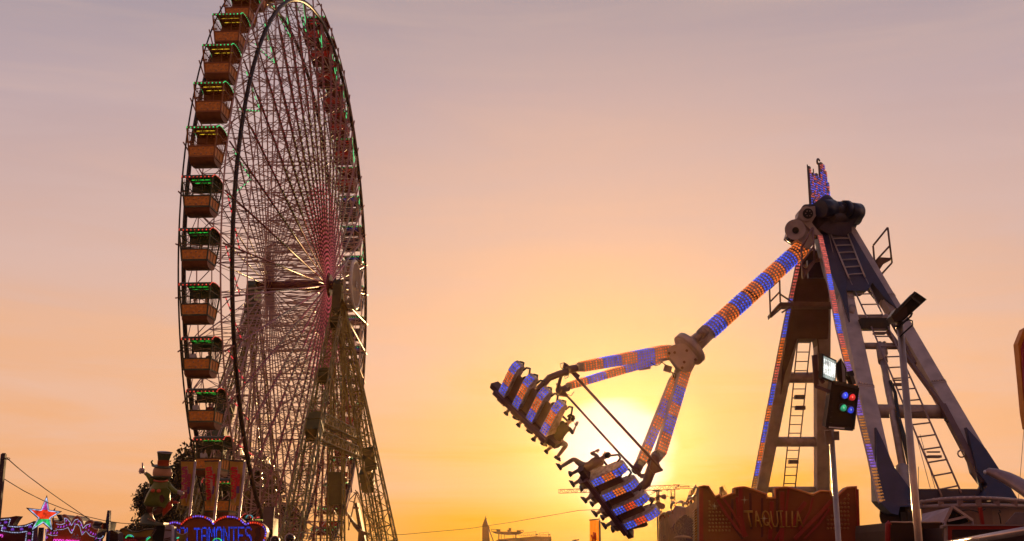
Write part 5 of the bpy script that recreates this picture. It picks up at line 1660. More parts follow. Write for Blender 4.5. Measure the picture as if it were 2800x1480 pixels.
mb = MB(); lathe2d(mb, [(290, 470, 440), (268, 495, 475), (262, 500, 510), (262, 505, 545), (280, 490, 565)]); mb.sphere(q(492, 520), (0.056, 0.056, 0.056), n=10, m=6); part(mb, "head", skinp, t)
mb = MB(); lathe2d(mb, [(315, 512, 262), (320, 498, 275), (325, 480, 330), (328, 468, 365), (322, 462, 430), (300, 480, 450)])
mb.sphere(q(388, 436), (0.370, 0.308, 0.039), n=24, m=6, ax=((X * .985 - UPV * .10).normalized(), V(FWD), UPV))
mb.tube([q(262, 360), q(248, 380), q(258, 410), q(300, 430)], [0.028, 0.039, 0.034, 0.017], n=8); mb.tube([q(480, 432), q(515, 425), q(536, 412)], [0.022, 0.034, 0.022], n=8)
ht = part(mb, "hat", hatg, t)
mb = MB(); lathe2d(mb, [(323, 472, 360), (318, 466, 428), (322, 464, 432)]); mb2 = mb; o_ = part(mb, "hat_band", orb, t); o_.parent = ht
for v in o_.data.vertices: pass
mb = MB(); mb.sphere(q(415, 260), (0.263, 0.202, 0.028), n=24, m=5, ax=((X * .99 - UPV * .10).normalized(), V(FWD), UPV)); part(mb, "hat_top", mat("hat_top_grey", (.45, .38, .42), .4), t).parent = ht
# pointing hand
mb = MB()
mb.sphere(q(133, 492), (0.092, 0.067, 0.084), n=14, m=8)
mb.tube([q(140, 470), q(137, 430), q(133, 388)], [0.031, 0.027, 0.020], n=10)
for i, (x, y) in enumerate(((100, 470), (92, 490), (97, 510))):
    mb.tube([q(125, y - 5, -.05), q(x + 6, y - 6, -.1), q(x, y + 4, -.12), q(x + 16, y + 10, -.14)], .024, n=8)
mb.tube([q(160, 500, -.08), q(150, 480, -.14), q(125, 480, -.16)], [0.028, 0.025, 0.020], n=8)
mb.cyl(q(165, 512), q(175, 525), .06, n=14)
part(mb, "hand", hand, t)
mb = MB()
mb.sphere(q(590, 755), (0.084, 0.073, 0.067), n=14, m=8)
for i in range(4): mb.tube([q(600 + i * 9, 745, -.08), q(622 + i * 6, 760, -.13), q(628 + i * 4, 790 - i * 3, -.1)], .02, n=8)
mb.tube([q(585, 765, -.1), q(600, 785, -.15), q(615, 790, -.14)], .02, n=8)
part(mb, "hand", hand, t)
# umbrella
mb = MB(); mb.tube([q(390, 1055), q(405, 1010), q(430, 950), q(470, 905), q(490, 880)], [0.017, 0.067, 0.134, 0.123, 0.056], n=14)
mb.tube([q(490, 885), q(505, 850), q(500, 822)], [0.050, 0.034, 0.011], n=8); mb.tube([q(495, 880), q(545, 885), q(592, 880)], [0.045, 0.039, 0.011], n=8); mb.tube([q(500, 880), q(545, 872), q(575, 905)], [0.039, 0.034, 0.011], n=8)
um = part(mb, "umbrella", mat("umbrella_red", (.62, .06, .02), .35), t)
mb = MB(); mb.cyl(q(330, 1110), q(395, 1050), .012, n=6); mb.tube([q(495, 870), q(545, 820), q(585, 790), q(620, 780)], .025, n=8); part(mb, "umbrella_handle", mat("handle_brown", (.12, .03, .02), .4), t).parent = um
# legs and feet on the pedestal
mb = MB(); mb.tube([q(235, 900), q(225, 960), q(230, 1005)], [0.146, 0.112, 0.078], n=12); mb.tube([q(370, 920), q(345, 985), q(280, 1010)], [0.140, 0.112, 0.078], n=12); part(mb, "trousers", trs, t)
mb = MB(); mb.tube([q(235, 1000), q(245, 1050), q(270, 1105)], [0.056, 0.050, 0.045], n=10); mb.sphere(q(255, 1100), (0.123, 0.084, 0.039), n=12, m=6)
for i in range(4): mb.sphere(q(205 + i * 26, 1085 + i * 10, -.15), .025, n=8, m=5)
part(mb, "foot", skinp, t)
mb = MB(); lathe2d(mb, [(170, 215, 1015), (125, 262, 1060), (108, 270, 1110), (102, 430, 1150), (110, 430, 1165)]); mb.box(q(330, 1150), X * .26, V((0, .3, 0)), V((0, 0, .04))); part(mb, "shoe", mat("shoe_green_grey", (.09, .10, .06), .35), t)
# ---------------------------------------------------------------- dark trees
leafm = mat("leaf_dark", (.045, .040, .012), .7, col2=(.02, .016, .006), scale=.6)
barkm = mat("bark", (.05, .03, .02), .9)
def leafquad(mb, p, s_, rr, mi=0):
    d = V((rr.gauss(0, 1), rr.gauss(0, 1), rr.gauss(0, .7))).normalized(); x, y, _ = frame_from(d)
    a = rr.random() * 3.14; x2 = x * math.cos(a) + y * math.sin(a); y2 = y * math.cos(a) - x * math.sin(a)
    mb.add([p - x2 * s_, p + y2 * s_ * .42, p + x2 * s_, p - y2 * s_ * .42], [(0, 1, 2, 3)], mi)
def tree(px, py_top, D, halfw, lab, blobs, leaf, nleaf, seed):
    rr = random.Random(seed)
    p = S(px, py_top, D); H = p.z
    t = thing("tree", (p.x, p.y, 0), lab, "tree", "dark trees behind the stalls")
    mb = MB(); mb.tube([V((p.x, p.y, 0)), V((p.x + .2, p.y, H * .35)), V((p.x, p.y, H * .75))], [.45, .32, .1], n=10)
    for i in range(9):
        a = rr.uniform(0, 6.28); z0 = H * rr.uniform(.25, .6)
        mb.tube([V((p.x, p.y, z0)), V((p.x + halfw * .35 * math.cos(a), p.y + 1.5 * math.sin(a), z0 + H * .1)), V((p.x + halfw * .7 * math.cos(a), p.y + 3 * math.sin(a), z0 + H * .22))], [.14, .08, .03], n=6)
    part(mb, "trunk", barkm, t)
    mb = MB()
    for (bx_, bz, br) in blobs:
        c = V((p.x + bx_ * halfw, p.y + rr.uniform(-1.5, 1.5), bz * H))
        for k in range(int(nleaf * br)):
            # twigs radiating: clumps of leaves along short sprays
            th, ph = rr.uniform(0, 6.283), math.acos(rr.uniform(-1, 1))
            d = V((math.sin(ph) * math.cos(th), math.sin(ph) * math.sin(th), math.cos(ph)))
            r0 = br * halfw * (rr.random() ** .45)
            q0 = c + V((d.x * r0, d.y * r0 * .7, d.z * r0))
            for m_ in range(4): leafquad(mb, q0 + d * (m_ * leaf * .7) + V((rr.gauss(0, leaf * .4), rr.gauss(0, leaf * .4), rr.gauss(0, leaf * .4))), leaf * rr.uniform(.5, 1.1), rr)
        for k in range(int(30 * br)):      # outlying sprays that break the outline
            th = rr.uniform(-.2, 3.4); d = V((math.cos(th), rr.uniform(-.3, .3), math.sin(th))); r1 = br * halfw
            for m_ in range(9):
                q0 = c + d * (r1 * (.85 + m_ * .035)) ; leafquad(mb, q0 + V((rr.gauss(0, leaf * .5), 0, rr.gauss(0, leaf * .5))), leaf * .7, rr)
    part(mb, "crown", leafm, t)
tree(560, 1185, 120, 5.2, "broad dark tree with ragged top behind the lowest gondolas on the left", [(0, .78, .55), (-.5, .62, .5), (.5, .66, .5), (-.75, .40, .5), (.1, .42, .75), (.8, .38, .5), (-.3, .2, .6), (.5, .18, .6)], .34, 1500, 11)
tree(455, 1285, 70, 2.0, "dark slender tree just behind the top hat figure", [(-.1, .80, .5), (.1, .60, .7), (-.35, .45, .62), (.0, .3, .8), (.3, .42, .6), (-.2, .15, .7)], .15, 1500, 12)
tree(720, 1270, 124, 4.0, "dark rounded tree seen through the lower wheel spokes", [(0, .8, .5), (-.5, .6, .55), (.5, .55, .55), (0, .4, .8), (-.3, .2, .8), (.6, .2, .6)], .34, 1300, 13)
# ================================================================== RIGHT SIDE: TICKET BOOTH, MASTS, PLATFORM, SKYLINE
KD = 30.0
kb = mat("booth_brown_orange", (.28, .05, .012), .5, var=.3, scale=1.5); kr = mat("booth_red", (.36, .02, .015), .45); kd = mat("booth_dark_red", (.14, .02, .015), .5); kg = mat("booth_gold", (.50, .20, .03), .4)
c = z15(1700, 800, KD)
t = thing("ticket_booth", G(c), "red and orange ticket booth with jagged top, reading TAQUILLA in raised golden letters", "ticket booth")
def pz(x, y): return (1780 + x / 6.78, 1300 + y / 6.78)
def p5_(x, y): return (2040 + x / 2.27, 880 + y / 2.27)
ID = lambda x, y, D: S(x, y, D)
front = [pz(*p) for p in ((885, 205), (985, 186), (1065, 198), (1110, 270), (1160, 345), (1190, 385), (1270, 352), (1310, 402), (1420, 362), (1545, 322), (1550, 228), (1640, 212), (1740, 208), (1900, 255), (2030, 300), (2140, 342), (2150, 408), (2225, 412), (2300, 402), (2300, 238), (2390, 220), (2480, 212))] + \
        [p5_(*p) for p in ((285, 1030), (350, 1050), (415, 1070), (460, 1046), (522, 1050), (527, 1068), (560, 1088), (592, 1055), (625, 1026), (683, 1022), (703, 1362), (716, 1600), (320, 1600))] + [pz(900, 2400)]
board(t, "front_board", ID, front, KD, .35, [kb, kd])
mb = MB()
for a, b_ in zip(front[:33], front[1:34]):
    L = math.hypot(b_[0] - a[0], b_[1] - a[1]); k = max(1, int(L / 3.6))
    for j in range(k):
        mb.sphere(S(lerp(a[0], b_[0], j / k), lerp(a[1], b_[1], j / k) + 1.5, KD - .01), (.028, .05, .028), n=6, m=4)
part(mb, "rim_bulbs", mat("bulb_brick", (.75, .20, .06), .3), t)["kind"] = "stuff"
mb = MB()
def ribbon(pts, Zf, D, w):
    P = [Zf(*p, D) for p in pts]
    for a, b_ in zip(P[:-1], P[1:]): mb.bar(a, b_, w, .012, hint=V((0, 1, 0)))
for i, (pts, w) in enumerate((([(930, 240), (930, 1400)], .050), ([(1230, 450), (1400, 730), (1600, 990), (1750, 1140)], .034), ([(1340, 430), (1500, 650), (1640, 900), (1790, 1130)], .026), ([(1590, 400), (1620, 800), (1720, 1140)], .034),
                    ([(1660, 240), (1665, 760), (1740, 1130)], .05), ([(2240, 480), (2230, 900), (2200, 1180)], .05), ([(2430, 300), (2430, 900), (2420, 1250)], .055), ([(2550, 240), (2480, 900), (2300, 1200)], .03))):
    mb = MB(); ribbon(pts, z15, KD - .02 - .004 * i, w); part(mb, "painted_ray", kr, t)
for i, (pts, w) in enumerate((([(370, 1120), (330, 1170), (280, 1280)], .05), ([(530, 1110), (460, 1190), (350, 1300), (300, 1350)], .045), ([(520, 1160), (455, 1250), (360, 1350)], .025), ([(690, 1040), (700, 1362)], .035), ([(415, 1090), (395, 1180), (330, 1290)], .025))):
    mb = MB(); ribbon(pts, z5, KD - .05 - .004 * i, w); part(mb, "painted_ray", kr, t)
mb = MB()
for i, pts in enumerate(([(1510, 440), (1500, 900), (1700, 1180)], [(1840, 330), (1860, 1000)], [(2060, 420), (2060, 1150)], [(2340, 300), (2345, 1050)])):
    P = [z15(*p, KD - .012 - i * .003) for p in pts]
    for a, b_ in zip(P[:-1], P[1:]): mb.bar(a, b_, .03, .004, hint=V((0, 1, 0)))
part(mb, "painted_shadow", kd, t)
mb = MB()
for r_ in range(9):
    for c_ in range(1 + min(6, r_)): mb.sphere(z15(1080 + c_ * 62 + (r_ % 2) * 10, 480 + r_ * 68, KD - .01), (.026, .02, .026), n=8, m=5)
part(mb, "round_studs", mat("stud_orange", (.38, .13, .03), .4), t)
mb = MB()
for r_ in range(9):
    for c_ in range(1 + min(6, r_)): mb.sphere(z5(632 - c_ * 21 + (r_ % 2) * 4, 1075 + r_ * 26, KD - .01), (.034, .03, .034), n=8, m=5)
part(mb, "round_studs", mat("stud_orange", (.38, .13, .03), .4), t)
def letter(ch, x0, x1, y0=1398, y1=1441, lean=5):
    mb = MB()
    def q(u, v): return S(lerp(x0, x1, u) + lean * v, lerp(y0, y1, v), KD - .07)
    st = {"T": [[(-.05, 0), (1.05, 0)], [(-.05, .06), (1.05, .06)], [(.45, .05), (.6, 1)]], "A": [[(0, 1), (.42, 0)], [(.42, 0), (1, 1)], [(.2, .6), (.8, .6)]],
          "Q": [[(.5 + .5 * math.cos(a), .45 + .45 * math.sin(a)) for a in [k * math.pi / 6 for k in range(13)]], [(.6, .7), (1.1, 1.12)]],
          "U": [[(0, 0), (.02, .7), (.25, .98), (.7, .98), (.97, .7), (1, 0)]], "I": [[(0, 0), (1, .0)], [(.5, 0), (.4, 1)], [(0, 1), (.9, 1)]], "L": [[(.5, 0), (.1, 1), (1, .98)]]}[ch]
    for s_ in st: mb.tube([q(*p) for p in s_], .019, n=7)
    o = part(mb, "letter", kg, t); return o
for ch, x0, x1 in (("T", 2035, 2057), ("A", 2061, 2077), ("Q", 2083, 2102), ("U", 2107, 2124), ("I", 2127, 2141), ("L", 2144, 2156), ("L", 2160, 2172), ("A", 2174, 2190)):
    letter(ch, x0, x1)
mb = MB()
for p in ((1735, 455), (2100, 800), (1180, 570)):
    c0 = z15(*p, KD - .1)
    for k in range(8): a = k * math.pi / 4; r0 = .10 if k % 2 == 0 else .04; mb.bar(c0, c0 + X * (r0 * math.cos(a)) + UPV * (r0 * math.sin(a)), .006, w2=.001, h2=.001)
part(mb, "painted_star", mat("star_pale", (.7, .45, .3), .5), t)
# flank of the booth with tinsel drape and gilded curls
fl = [(165, 2400), (165, 705), (280, 722), (380, 690), (450, 560), (520, 590), (590, 600), (640, 600), (700, 560), (790, 500), (800, 400), (860, 230), (885, 205), (900, 2400)]
def zd(x): return lerp(36, KD, (x - 165) / 735)
P = [z15(x, y, zd(x)) for x, y in fl]
mb = MB(); k = len(P); nn = V((.25, .3, 0)); mb.v.extend(P + [p + nn for p in P]); mb.f += [list(range(k)), list(range(k, 2 * k))[::-1]]; mb.m += [0, 0]; mb.s += [False] * 2
for i in range(k): mb.f.append([i, k + i, k + (i + 1) % k, (i + 1) % k]); mb.m.append(1); mb.s.append(False)
part(mb, "side_board", [mat("booth_ochre", (.36, .16, .04), .5, var=.4, scale=5), kd], t)
mb = MB(); rr = random.Random(9)
for r_ in range(26):
    for c_ in range(26):
        x, y = 245 + c_ * 22 + (r_ % 2) * 10, 745 + r_ * 20
        if y > 720 + abs(x - 640) * .75 and x < 790 and y > 1240 - (x - 200) * 1.15 - 60: mb.sphere(z15(x + rr.uniform(-5, 5), y, zd(x) - .05), (.020, .03, .030), n=6, m=4)
part(mb, "tinsel_drape", mat("tinsel_plum", (.12, .055, .07), .35), t)["kind"] = "stuff"
mb = MB()
for k_, (cx, cy, rx, ry, a0, a1) in enumerate(((430, 590, 60, 95, 200, 40), (545, 530, 55, 45, 150, -40), (640, 560, 45, 45, 200, 0), (740, 480, 60, 60, 190, 10), (830, 300, 40, 80, 200, 60), (830, 420, 40, 50, 230, 80), (250, 740, 50, 35, 180, 0), (350, 720, 60, 45, 200, 20), (600, 1180, 180, 40, 170, 20), (200, 800, 30, 60, 200, 60))):
    mb.tube([z15(x, y, zd(x) - .06) for x, y in arc(cx, cy, rx, ry, a0, a1, 8)], [.02, .03, .036, .04, .042, .04, .034, .026, .015], n=7)
for k_ in range(13):
    y = 640 + k_ * 50; mb.tube([z15(780, y + 40, KD + .9), z15(820, y + 10, KD + .55), z15(850, y - 20, KD + .3)], [.016, .026, .014], n=6)
for k_ in range(11):
    y = 760 + k_ * 55; mb.tube([z15(180, y + 10, 35.8), z15(205, y, 35.7), z15(225, y + 20, 35.6)], [.016, .028, .014], n=6)
part(mb, "gilded_curl", mat("gilt_worn", (.42, .17, .04), .4, .2, bump=.4), t)
mb = MB()
for k_, (x, y) in enumerate(((180, 690), (200, 730), (225, 760), (250, 790), (285, 730), (320, 770), (660, 490), (700, 440), (735, 490), (775, 400), (800, 270), (820, 215), (690, 520), (770, 350), (390, 690))):
    mb.tube([z15(x, y, zd(x) - .1), z15(x + 12, y - 22, zd(x) - .12), z15(x + 8, y - 45, zd(x) - .1)], [.02, .026, .008], n=6)
part(mb, "red_flame_trim", kr, t)

# loudspeaker pole
c = z15(125, 300, 46)
t = thing("loudspeaker_pole", G(c), "twin post carrying four round horn loudspeakers beside the ticket booth", "loudspeaker pole")
pb = mat("pole_amber_brown", (.14, .07, .04), .5)
for x0, y0, x1 in ((110, 285, 135), (145, 275, 165)):
    mb = MB(); a = z15(x0, y0, 46); b_ = z15(x1, 1362, 46); d = (b_ - a) / (a.z - b_.z); f = a + d * a.z; mb.cyl(a, f, .028, n=8); part(mb, "post", pb, t)
mb = MB(); mb.bar(z15(28, 285, 46), z15(208, 293, 46), .02); mb.bar(z15(0, 325, 46), z15(100, 300, 46), .01); mb.bar(z15(70, 412, 46), z15(140, 412, 46), .012); part(mb, "crossarm", pb, t)
for x, y, rx, ax_ in ((235, 398, .10, 1), (20, 450, .11, -1), (135, 550, .145, 0), (195, 570, .125, .4)):
    o_ = z15(x, y, 45.9); dv = V((ax_ * .8, -.75, -.15)).normalized()
    mb = MB(); mb.cyl(o_ - dv * .05, o_ + dv * .06, rx * .85, rx, n=22); mb.cyl(o_ - dv * .2, o_ - dv * .05, .04, rx * .6, n=16); mb.cyl(o_ - dv * .32, o_ - dv * .18, .06, n=12); mb.cyl(o_ + dv * .03, o_ + dv * .08, .06, .02, n=10)
    part(mb, "horn", mat("horn_beige", (.45, .25, .12), .5), t)
# flag banner under the seats
c = z14(2220, 900, 50); t = thing("banner", G(c), "translucent orange and red vertical banner below the lower seat row", "banner")
mb = MB(); vs = [z14(lerp(2140, 2305, i / 6) - (12 if j > 3 else 0) * 0, lerp(790, 1500, j / 10), 50) + V((0, .04 * math.sin(i * 2), 0)) for j in range(11) for i in range(7)]
mb.add(vs, [(j * 7 + i, j * 7 + i + 1, j * 7 + i + 8, j * 7 + i + 7) for j in range(10) for i in range(6)], 0, True)
fm = mat("flag_orange", (.75, .22, .02), .8); fm.node_tree.nodes["Principled BSDF"].inputs["Transmission Weight"].default_value = .0
nt_ = fm.node_tree; tr = nt_.nodes.new("ShaderNodeBsdfTranslucent"); tr.inputs[0].default_value = (1, .35, .03, 1); mx = nt_.nodes.new("ShaderNodeMixShader"); mx.inputs[0].default_value = .5
nt_.links.new(nt_.nodes["Principled BSDF"].outputs[0], mx.inputs[1]); nt_.links.new(tr.outputs[0], mx.inputs[2]); nt_.links.new(mx.outputs[0], nt_.nodes["Material Output"].inputs[0])
cl_ = part(mb, "cloth", fm, t)
mb = MB()
for p in ([(2170, 1050), (2200, 1120), (2190, 1159), (2230, 1159)], [(2210, 1000), (2215, 1100), (2250, 1150)], [(2240, 1010), (2245, 1130)]): mb.tube([z14(*q_, 49.93) for q_ in p], .035, n=5)
part(mb, "print", mat("print_scarlet", (.7, .03, .01), .7), t).parent = cl_
mb = MB(); a = z14(2315, 790, 50); mb.cyl(a, V((a.x, a.y, 0)), .04, n=8); mb.bar(z14(2130, 790, 50), z14(2320, 770, 50), .025); part(mb, "pole", pb, t)

# RGB effect light mast with floodlights
c = z5(535, 760, 23); ft = V((c.x + .02, c.y, 0))
t = thing("light_mast", (ft.x, ft.y, 0), "slim steel mast with white floodlight and box of four coloured lamps", "light mast")
chrome = mat("mast_steel", (.45, .34, .30), .3, .7)
mb = MB(); mb.cyl(z5(528, 660, 23.1), ft, .052, n=16); mb.cyl(z5(515, 440, 23.2), z5(528, 680, 23.1), .06, n=12); part(mb, "pole", chrome, t)
mb = MB(); mb.bar(z5(490, 505, 22.9), z5(550, 508, 22.9), .06, .02, hint=V((0, 1, 0))); mb.bar(z5(505, 675, 23), z5(515, 760, 23), .06, .03, hint=V((0, 1, 0))); mb.bar(z5(560, 680, 23), z5(562, 735, 23), .05, .02, hint=V((0, 1, 0))); part(mb, "clamp", mat("clamp_steel", (.3, .22, .2), .5, .3), t)
D2 = 22.7
C = [z5(540, 375, D2), z5(692, 408, D2 + .12), z5(662, 668, D2 + .12), z5(500, 655, D2)]
nn = (C[1] - C[0]).cross(C[3] - C[0]).normalized()
if nn.dot(FWD) < 0: nn = -nn
mb = MB(); mb.v.extend(C + [p + nn * .18 for p in C])
for f in ([0, 1, 2, 3], [7, 6, 5, 4], [0, 4, 5, 1], [1, 5, 6, 2], [2, 6, 7, 3], [3, 7, 4, 0]): mb.f.append(f); mb.m.append(0); mb.s.append(False)
for a, b_ in ((0, 1), (1, 2), (2, 3), (3, 0)): mb.bar(C[a], C[b_], .018, .03)
mb.bar(z5(515, 655, D2 - .03), z5(610, 662, D2 - .03), .01, mi=1)
for k in range(7): mb.bar(z5(524 - k * 2, 420 + k * 34, D2 + .1), z5(540 - k * 2, 424 + k * 34, D2 - .02), .02, .006)
bx_ = part(mb, "lamp_box", [blackm, mat("slot_white", (.7, .65, .7), .3)], t)
for (x, y), col, core, nm in (((612, 455), (.03, .08, 1), (.7, .85, 1), "blue"), ((657, 467), (1, .02, .02), (1, .45, .3), "red"), ((603, 533), (.02, .55, .25), (.6, 1, .8), "green"), ((648, 545), (.03, .08, 1), (.7, .85, 1), "blue")):
    q_ = z5(x, y, D2 - .02); mb = MB(); mb.cyl(q_ + nn * .03, q_, .078, n=24, mi=0); mb.sphere(q_, (.066, .02, .07), n=18, m=8, mi=1); mb.sphere(q_ - nn * .018 - X * .005, (.026, .012, .034), n=12, m=6, mi=2); mb.bar(q_ - nn * .032 - UPV * .015 - X * .005, q_ - nn * .032 + UPV * .015 - X * .005, .006, mi=3)
    part(mb, "lens", [mat("lens_ring", (.05, .04, .06), .3), emis("lens_" + nm, tuple(v * .8 for v in col), 1.1), emis("lens_hot_" + nm, col, 1.3), emis("lens_core_" + nm, core, 1.4)], t, label=nm + " coloured lens").parent = bx_
# lit floodlight
F4 = [z5(475, 198, 22.6), z5(562, 240, 22.75), z5(556, 385, 22.75), z5(470, 350, 22.6)]
mb = MB(); n2 = (F4[1] - F4[0]).cross(F4[3] - F4[0]).normalized(); n2 = n2 if n2.dot(FWD) > 0 else -n2
mb.v.extend(F4 + [p + n2 * .10 for p in F4])
for f in ([0, 1, 2, 3], [7, 6, 5, 4], [0, 4, 5, 1], [1, 5, 6, 2], [2, 6, 7, 3], [3, 7, 4, 0]): mb.f.append(f); mb.m.append(0); mb.s.append(False)
fl_ = part(mb, "floodlight", blackm, t)
mb = MB(); cc = (F4[0] + F4[2]) / 2; I4 = [cc.lerp(p, .86) - n2 * .006 for p in F4]; mb.add(I4, [(0, 1, 2, 3)], 0)
for i in range(9):
    for j in range(7):
        u_, v_ = (j + .5) / 7, .12 + .72 * (i + .5) / 9; q_ = I4[0].lerp(I4[1], u_).lerp(I4[3].lerp(I4[2], u_), v_); mb.lens(q_ - n2 * .003, -n2, .017, .006, n=6, mi=1)
part(mb, "glass", [emis("flood_glass", (.45, .52, .48), .8), emis("flood_led", (1, 1, .95), 1.5)], t).parent = fl_
F5 = [z5(590, 222, 22.9), z5(620, 300, 23.05), z5(622, 385, 23.05), z5(575, 380, 22.9)]
mb = MB(); plate(mb, [z5(*p, 23) for p in ((560, 262), (590, 225), (622, 290), (625, 385), (580, 382), (565, 330))], .1); f5_ = part(mb, "floodlight", blackm, t)
mb = MB(); plate(mb, [z5(*p, 22.97) for p in ((592, 240), (615, 295), (617, 375), (600, 375))], .01); part(mb, "glass", mat("flood_glass_dull", (.35, .33, .36), .2), t).parent = f5_
mb = MB()
for a, b_ in (((418, 208), (432, 402)), ((430, 205), (440, 390)), ((428, 400), (525, 436)), ((445, 320), (472, 310)), ((450, 330), (480, 380))): mb.bar(z5(*a, 22.8), z5(*b_, 22.8), .022, .03)
part(mb, "bracket", mat("bracket_plum", (.16, .08, .09), .5), t)
mb = MB(); mb.bar(z5(625, 330, 23), z5(665, 320, 23), .05); mb.bar(z5(640, 330, 23), z5(660, 390, 23), .05); part(mb, "junction_box", blackm, t)

# tall lamp mast with hooded lamp
a = z4(1100, 1290, 20.2); b_ = z5(1072, 1362, 20.2); d = (b_ - a) / (a.z - b_.z); ft = a + d * a.z
t = thing("lamp_mast", (ft.x, ft.y, 0), "tall shiny steel lamp mast carrying a black hooded floodlight, nearest to the viewer", "lamp mast")
mb = MB(); mb.cyl(a, ft, .055, .075, n=20); mb.cyl(z4(1100, 1285, 20.2), z4(1095, 1362, 20.2), .05, n=12); part(mb, "pole", chrome, t)
mb = MB(); pts = [z4(1040, 1275, 20), z4(1215, 1095, 20), z4(1295, 1150, 20.1), z4(1130, 1300, 20.1)]
mb.v.extend(pts + [p + FWD * .28 - UPV * .06 for p in pts])
for f in ([0, 1, 2, 3], [7, 6, 5, 4], [0, 4, 5, 1], [1, 5, 6, 2], [2, 6, 7, 3], [3, 7, 4, 0]): mb.f.append(f); mb.m.append(0); mb.s.append(False)
mb.bar(z4(1045, 1270, 19.97), z4(1212, 1100, 19.97), .03, .02); mb.bar(z4(1175, 1125, 19.95), z4(1250, 1185, 19.95), .02, .02)
part(mb, "hood", blackm, t)
mb = MB(); plate(mb, [z4(*p, 19.96) for p in ((1040, 1268), (1075, 1215), (1150, 1200), (1160, 1260), (1110, 1300), (1060, 1310))], .25); part(mb, "wrap", mat("tarp_black", (.05, .025, .02), .35, bump=.8, bscale=9), t)
mb = MB(); mb.tube([z4(*p, 20.1) for p in ((1130, 1310), (1165, 1295), (1190, 1305), (1192, 1335), (1165, 1358), (1130, 1390), (1100, 1420))], .014, n=7)
mb.tube([z4(*p, 20.1) for p in ((1060, 1340), (1095, 1345), (1180, 1270), (1190, 1245))], .018, n=7)
part(mb, "hose", blackm, t)

# round ride platform with railing, drum wall, tent, trailers
PD = 27.0
mauve = mat("rail_mauve", (.36, .24, .24), .4, .2)
c = z16(1900, 700, PD + 5)
t = thing("ride_platform", G(c), "round raised platform with mauve railing and row of pale lamps, behind the gabled tent", "platform")
topc = [(742, 600), (900, 572), (1100, 545), (1300, 530), (1500, 520), (1700, 518), (1900, 522), (2100, 532), (2300, 545), (2576, 570), (2900, 612)]
botc = [(755, 690), (900, 680), (1100, 670), (1400, 662), (1700, 660), (2000, 660), (2300, 665), (2576, 672), (2900, 690)]
def pd(x): return PD + 1.6 * abs((x - 1750) / 1000) ** 1.6
mb = MB(); mb.tube([z16(x, y + 10, pd(x)) for x, y in topc], .045, n=8); mb.tube([z16(x, y, pd(x)) for x, y in botc], .045, n=8)
for x in (800, 1110, 1445, 1770, 2090, 2405, 2720):
    mb.bar(z16(x, 555 + abs(x - 1700) * .04, pd(x)), z16(x + 10, 672, pd(x)), .055, .04, hint=V((0, 1, 0)))
part(mb, "railing", mauve, t)
mb = MB()
for k in range(19):
    x = 780 + k * 108; y = 518 + ((x - 1700) / 1000) ** 2 * 55 + (12 if x < 900 else 0)
    mb.sphere(z16(x, y, pd(x)), (.055, .04, .022), n=10, m=5)
part(mb, "lamp_cap", mat("cap_pale", (.65, .48, .44), .4), t)
mb = MB()
P = [z16(x, y - 20, pd(x) + .6) for x, y in botc]
for a, b_ in zip(P[:-1], P[1:]): mb.add([a, b_, V((b_.x, b_.y, 0)), V((a.x, a.y, 0))], [(0, 1, 2, 3)], 0)
part(mb, "drum_wall", mat("drum_brown", (.26, .13, .09), .6, var=.35, scale=1.2), t)
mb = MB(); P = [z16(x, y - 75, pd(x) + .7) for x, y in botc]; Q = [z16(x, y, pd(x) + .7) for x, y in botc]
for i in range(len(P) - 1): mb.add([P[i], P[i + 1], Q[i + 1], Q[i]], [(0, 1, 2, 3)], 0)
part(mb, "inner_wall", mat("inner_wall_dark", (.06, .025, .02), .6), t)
mb = MB(); mb.bar(z16(1800, 695, PD - .1), z16(1845, 990, PD - .1), .035); part(mb, "red_post", kr, t)
mb = MB()
for pts in ([(1480, 750), (1600, 735), (1760, 770), (1790, 800)], [(2140, 740), (2165, 780), (2125, 790), (2150, 850), (2170, 980)], [(1820, 760), (1900, 720)]): mb.tube([z16(*p, PD + .3) for p in pts], .012, n=5)
part(mb, "cable", blackm, t)
mb = MB()
for k in range(12): mb.bar(z16(2260 + k * 28, 985, PD - .3), z16(2440 + k * 30, 790 - 0 * k, PD - .25), .02)
part(mb, "slatted_ramp", mat("slat_grey", (.16, .11, .13), .4), t)
c = z16(1200, 850, 25.5)
t = thing("gable_tent", G(c), "small mauve gabled awning in front of the round platform", "awning")
tent = mat("awning_mauve", (.42, .30, .34), .6, bump=.1, bscale=40)
A, B2, Cc, Dd = z16(1312, 685, 25.2), z16(1185, 945, 25.2), z16(770, 950, 26.5), z16(790, 805, 27.5)
mb = MB(); mb.add([A, B2, Cc, Dd, A + V((0, .05, -.03)), B2 + V((0, .05, -.03)), Cc + V((0, .05, -.03)), Dd + V((0, .05, -.03))], [(0, 1, 2, 3), (7, 6, 5, 4), (0, 4, 5, 1), (1, 5, 6, 2), (2, 6, 7, 3), (3, 7, 4, 0)], 0)
E2 = z16(1660, 925, 25.6); F2 = Dd + (E2 - A)
mb.add([A, Dd, F2, E2, A - V((0, 0, .04)), Dd - V((0, 0, .04)), F2 - V((0, 0, .04)), E2 - V((0, 0, .04))], [(0, 1, 2, 3), (7, 6, 5, 4), (0, 4, 5, 1), (2, 6, 7, 3), (3, 7, 4, 0)], 0)
part(mb, "roof", tent, t)
mb = MB(); mb.bar(A, B2, .03); mb.bar(A, E2, .03); mb.bar(z16(1225, 930, 25.2), z16(1545, 855, 25.4), .025); part(mb, "gable_frame", mauve, t)
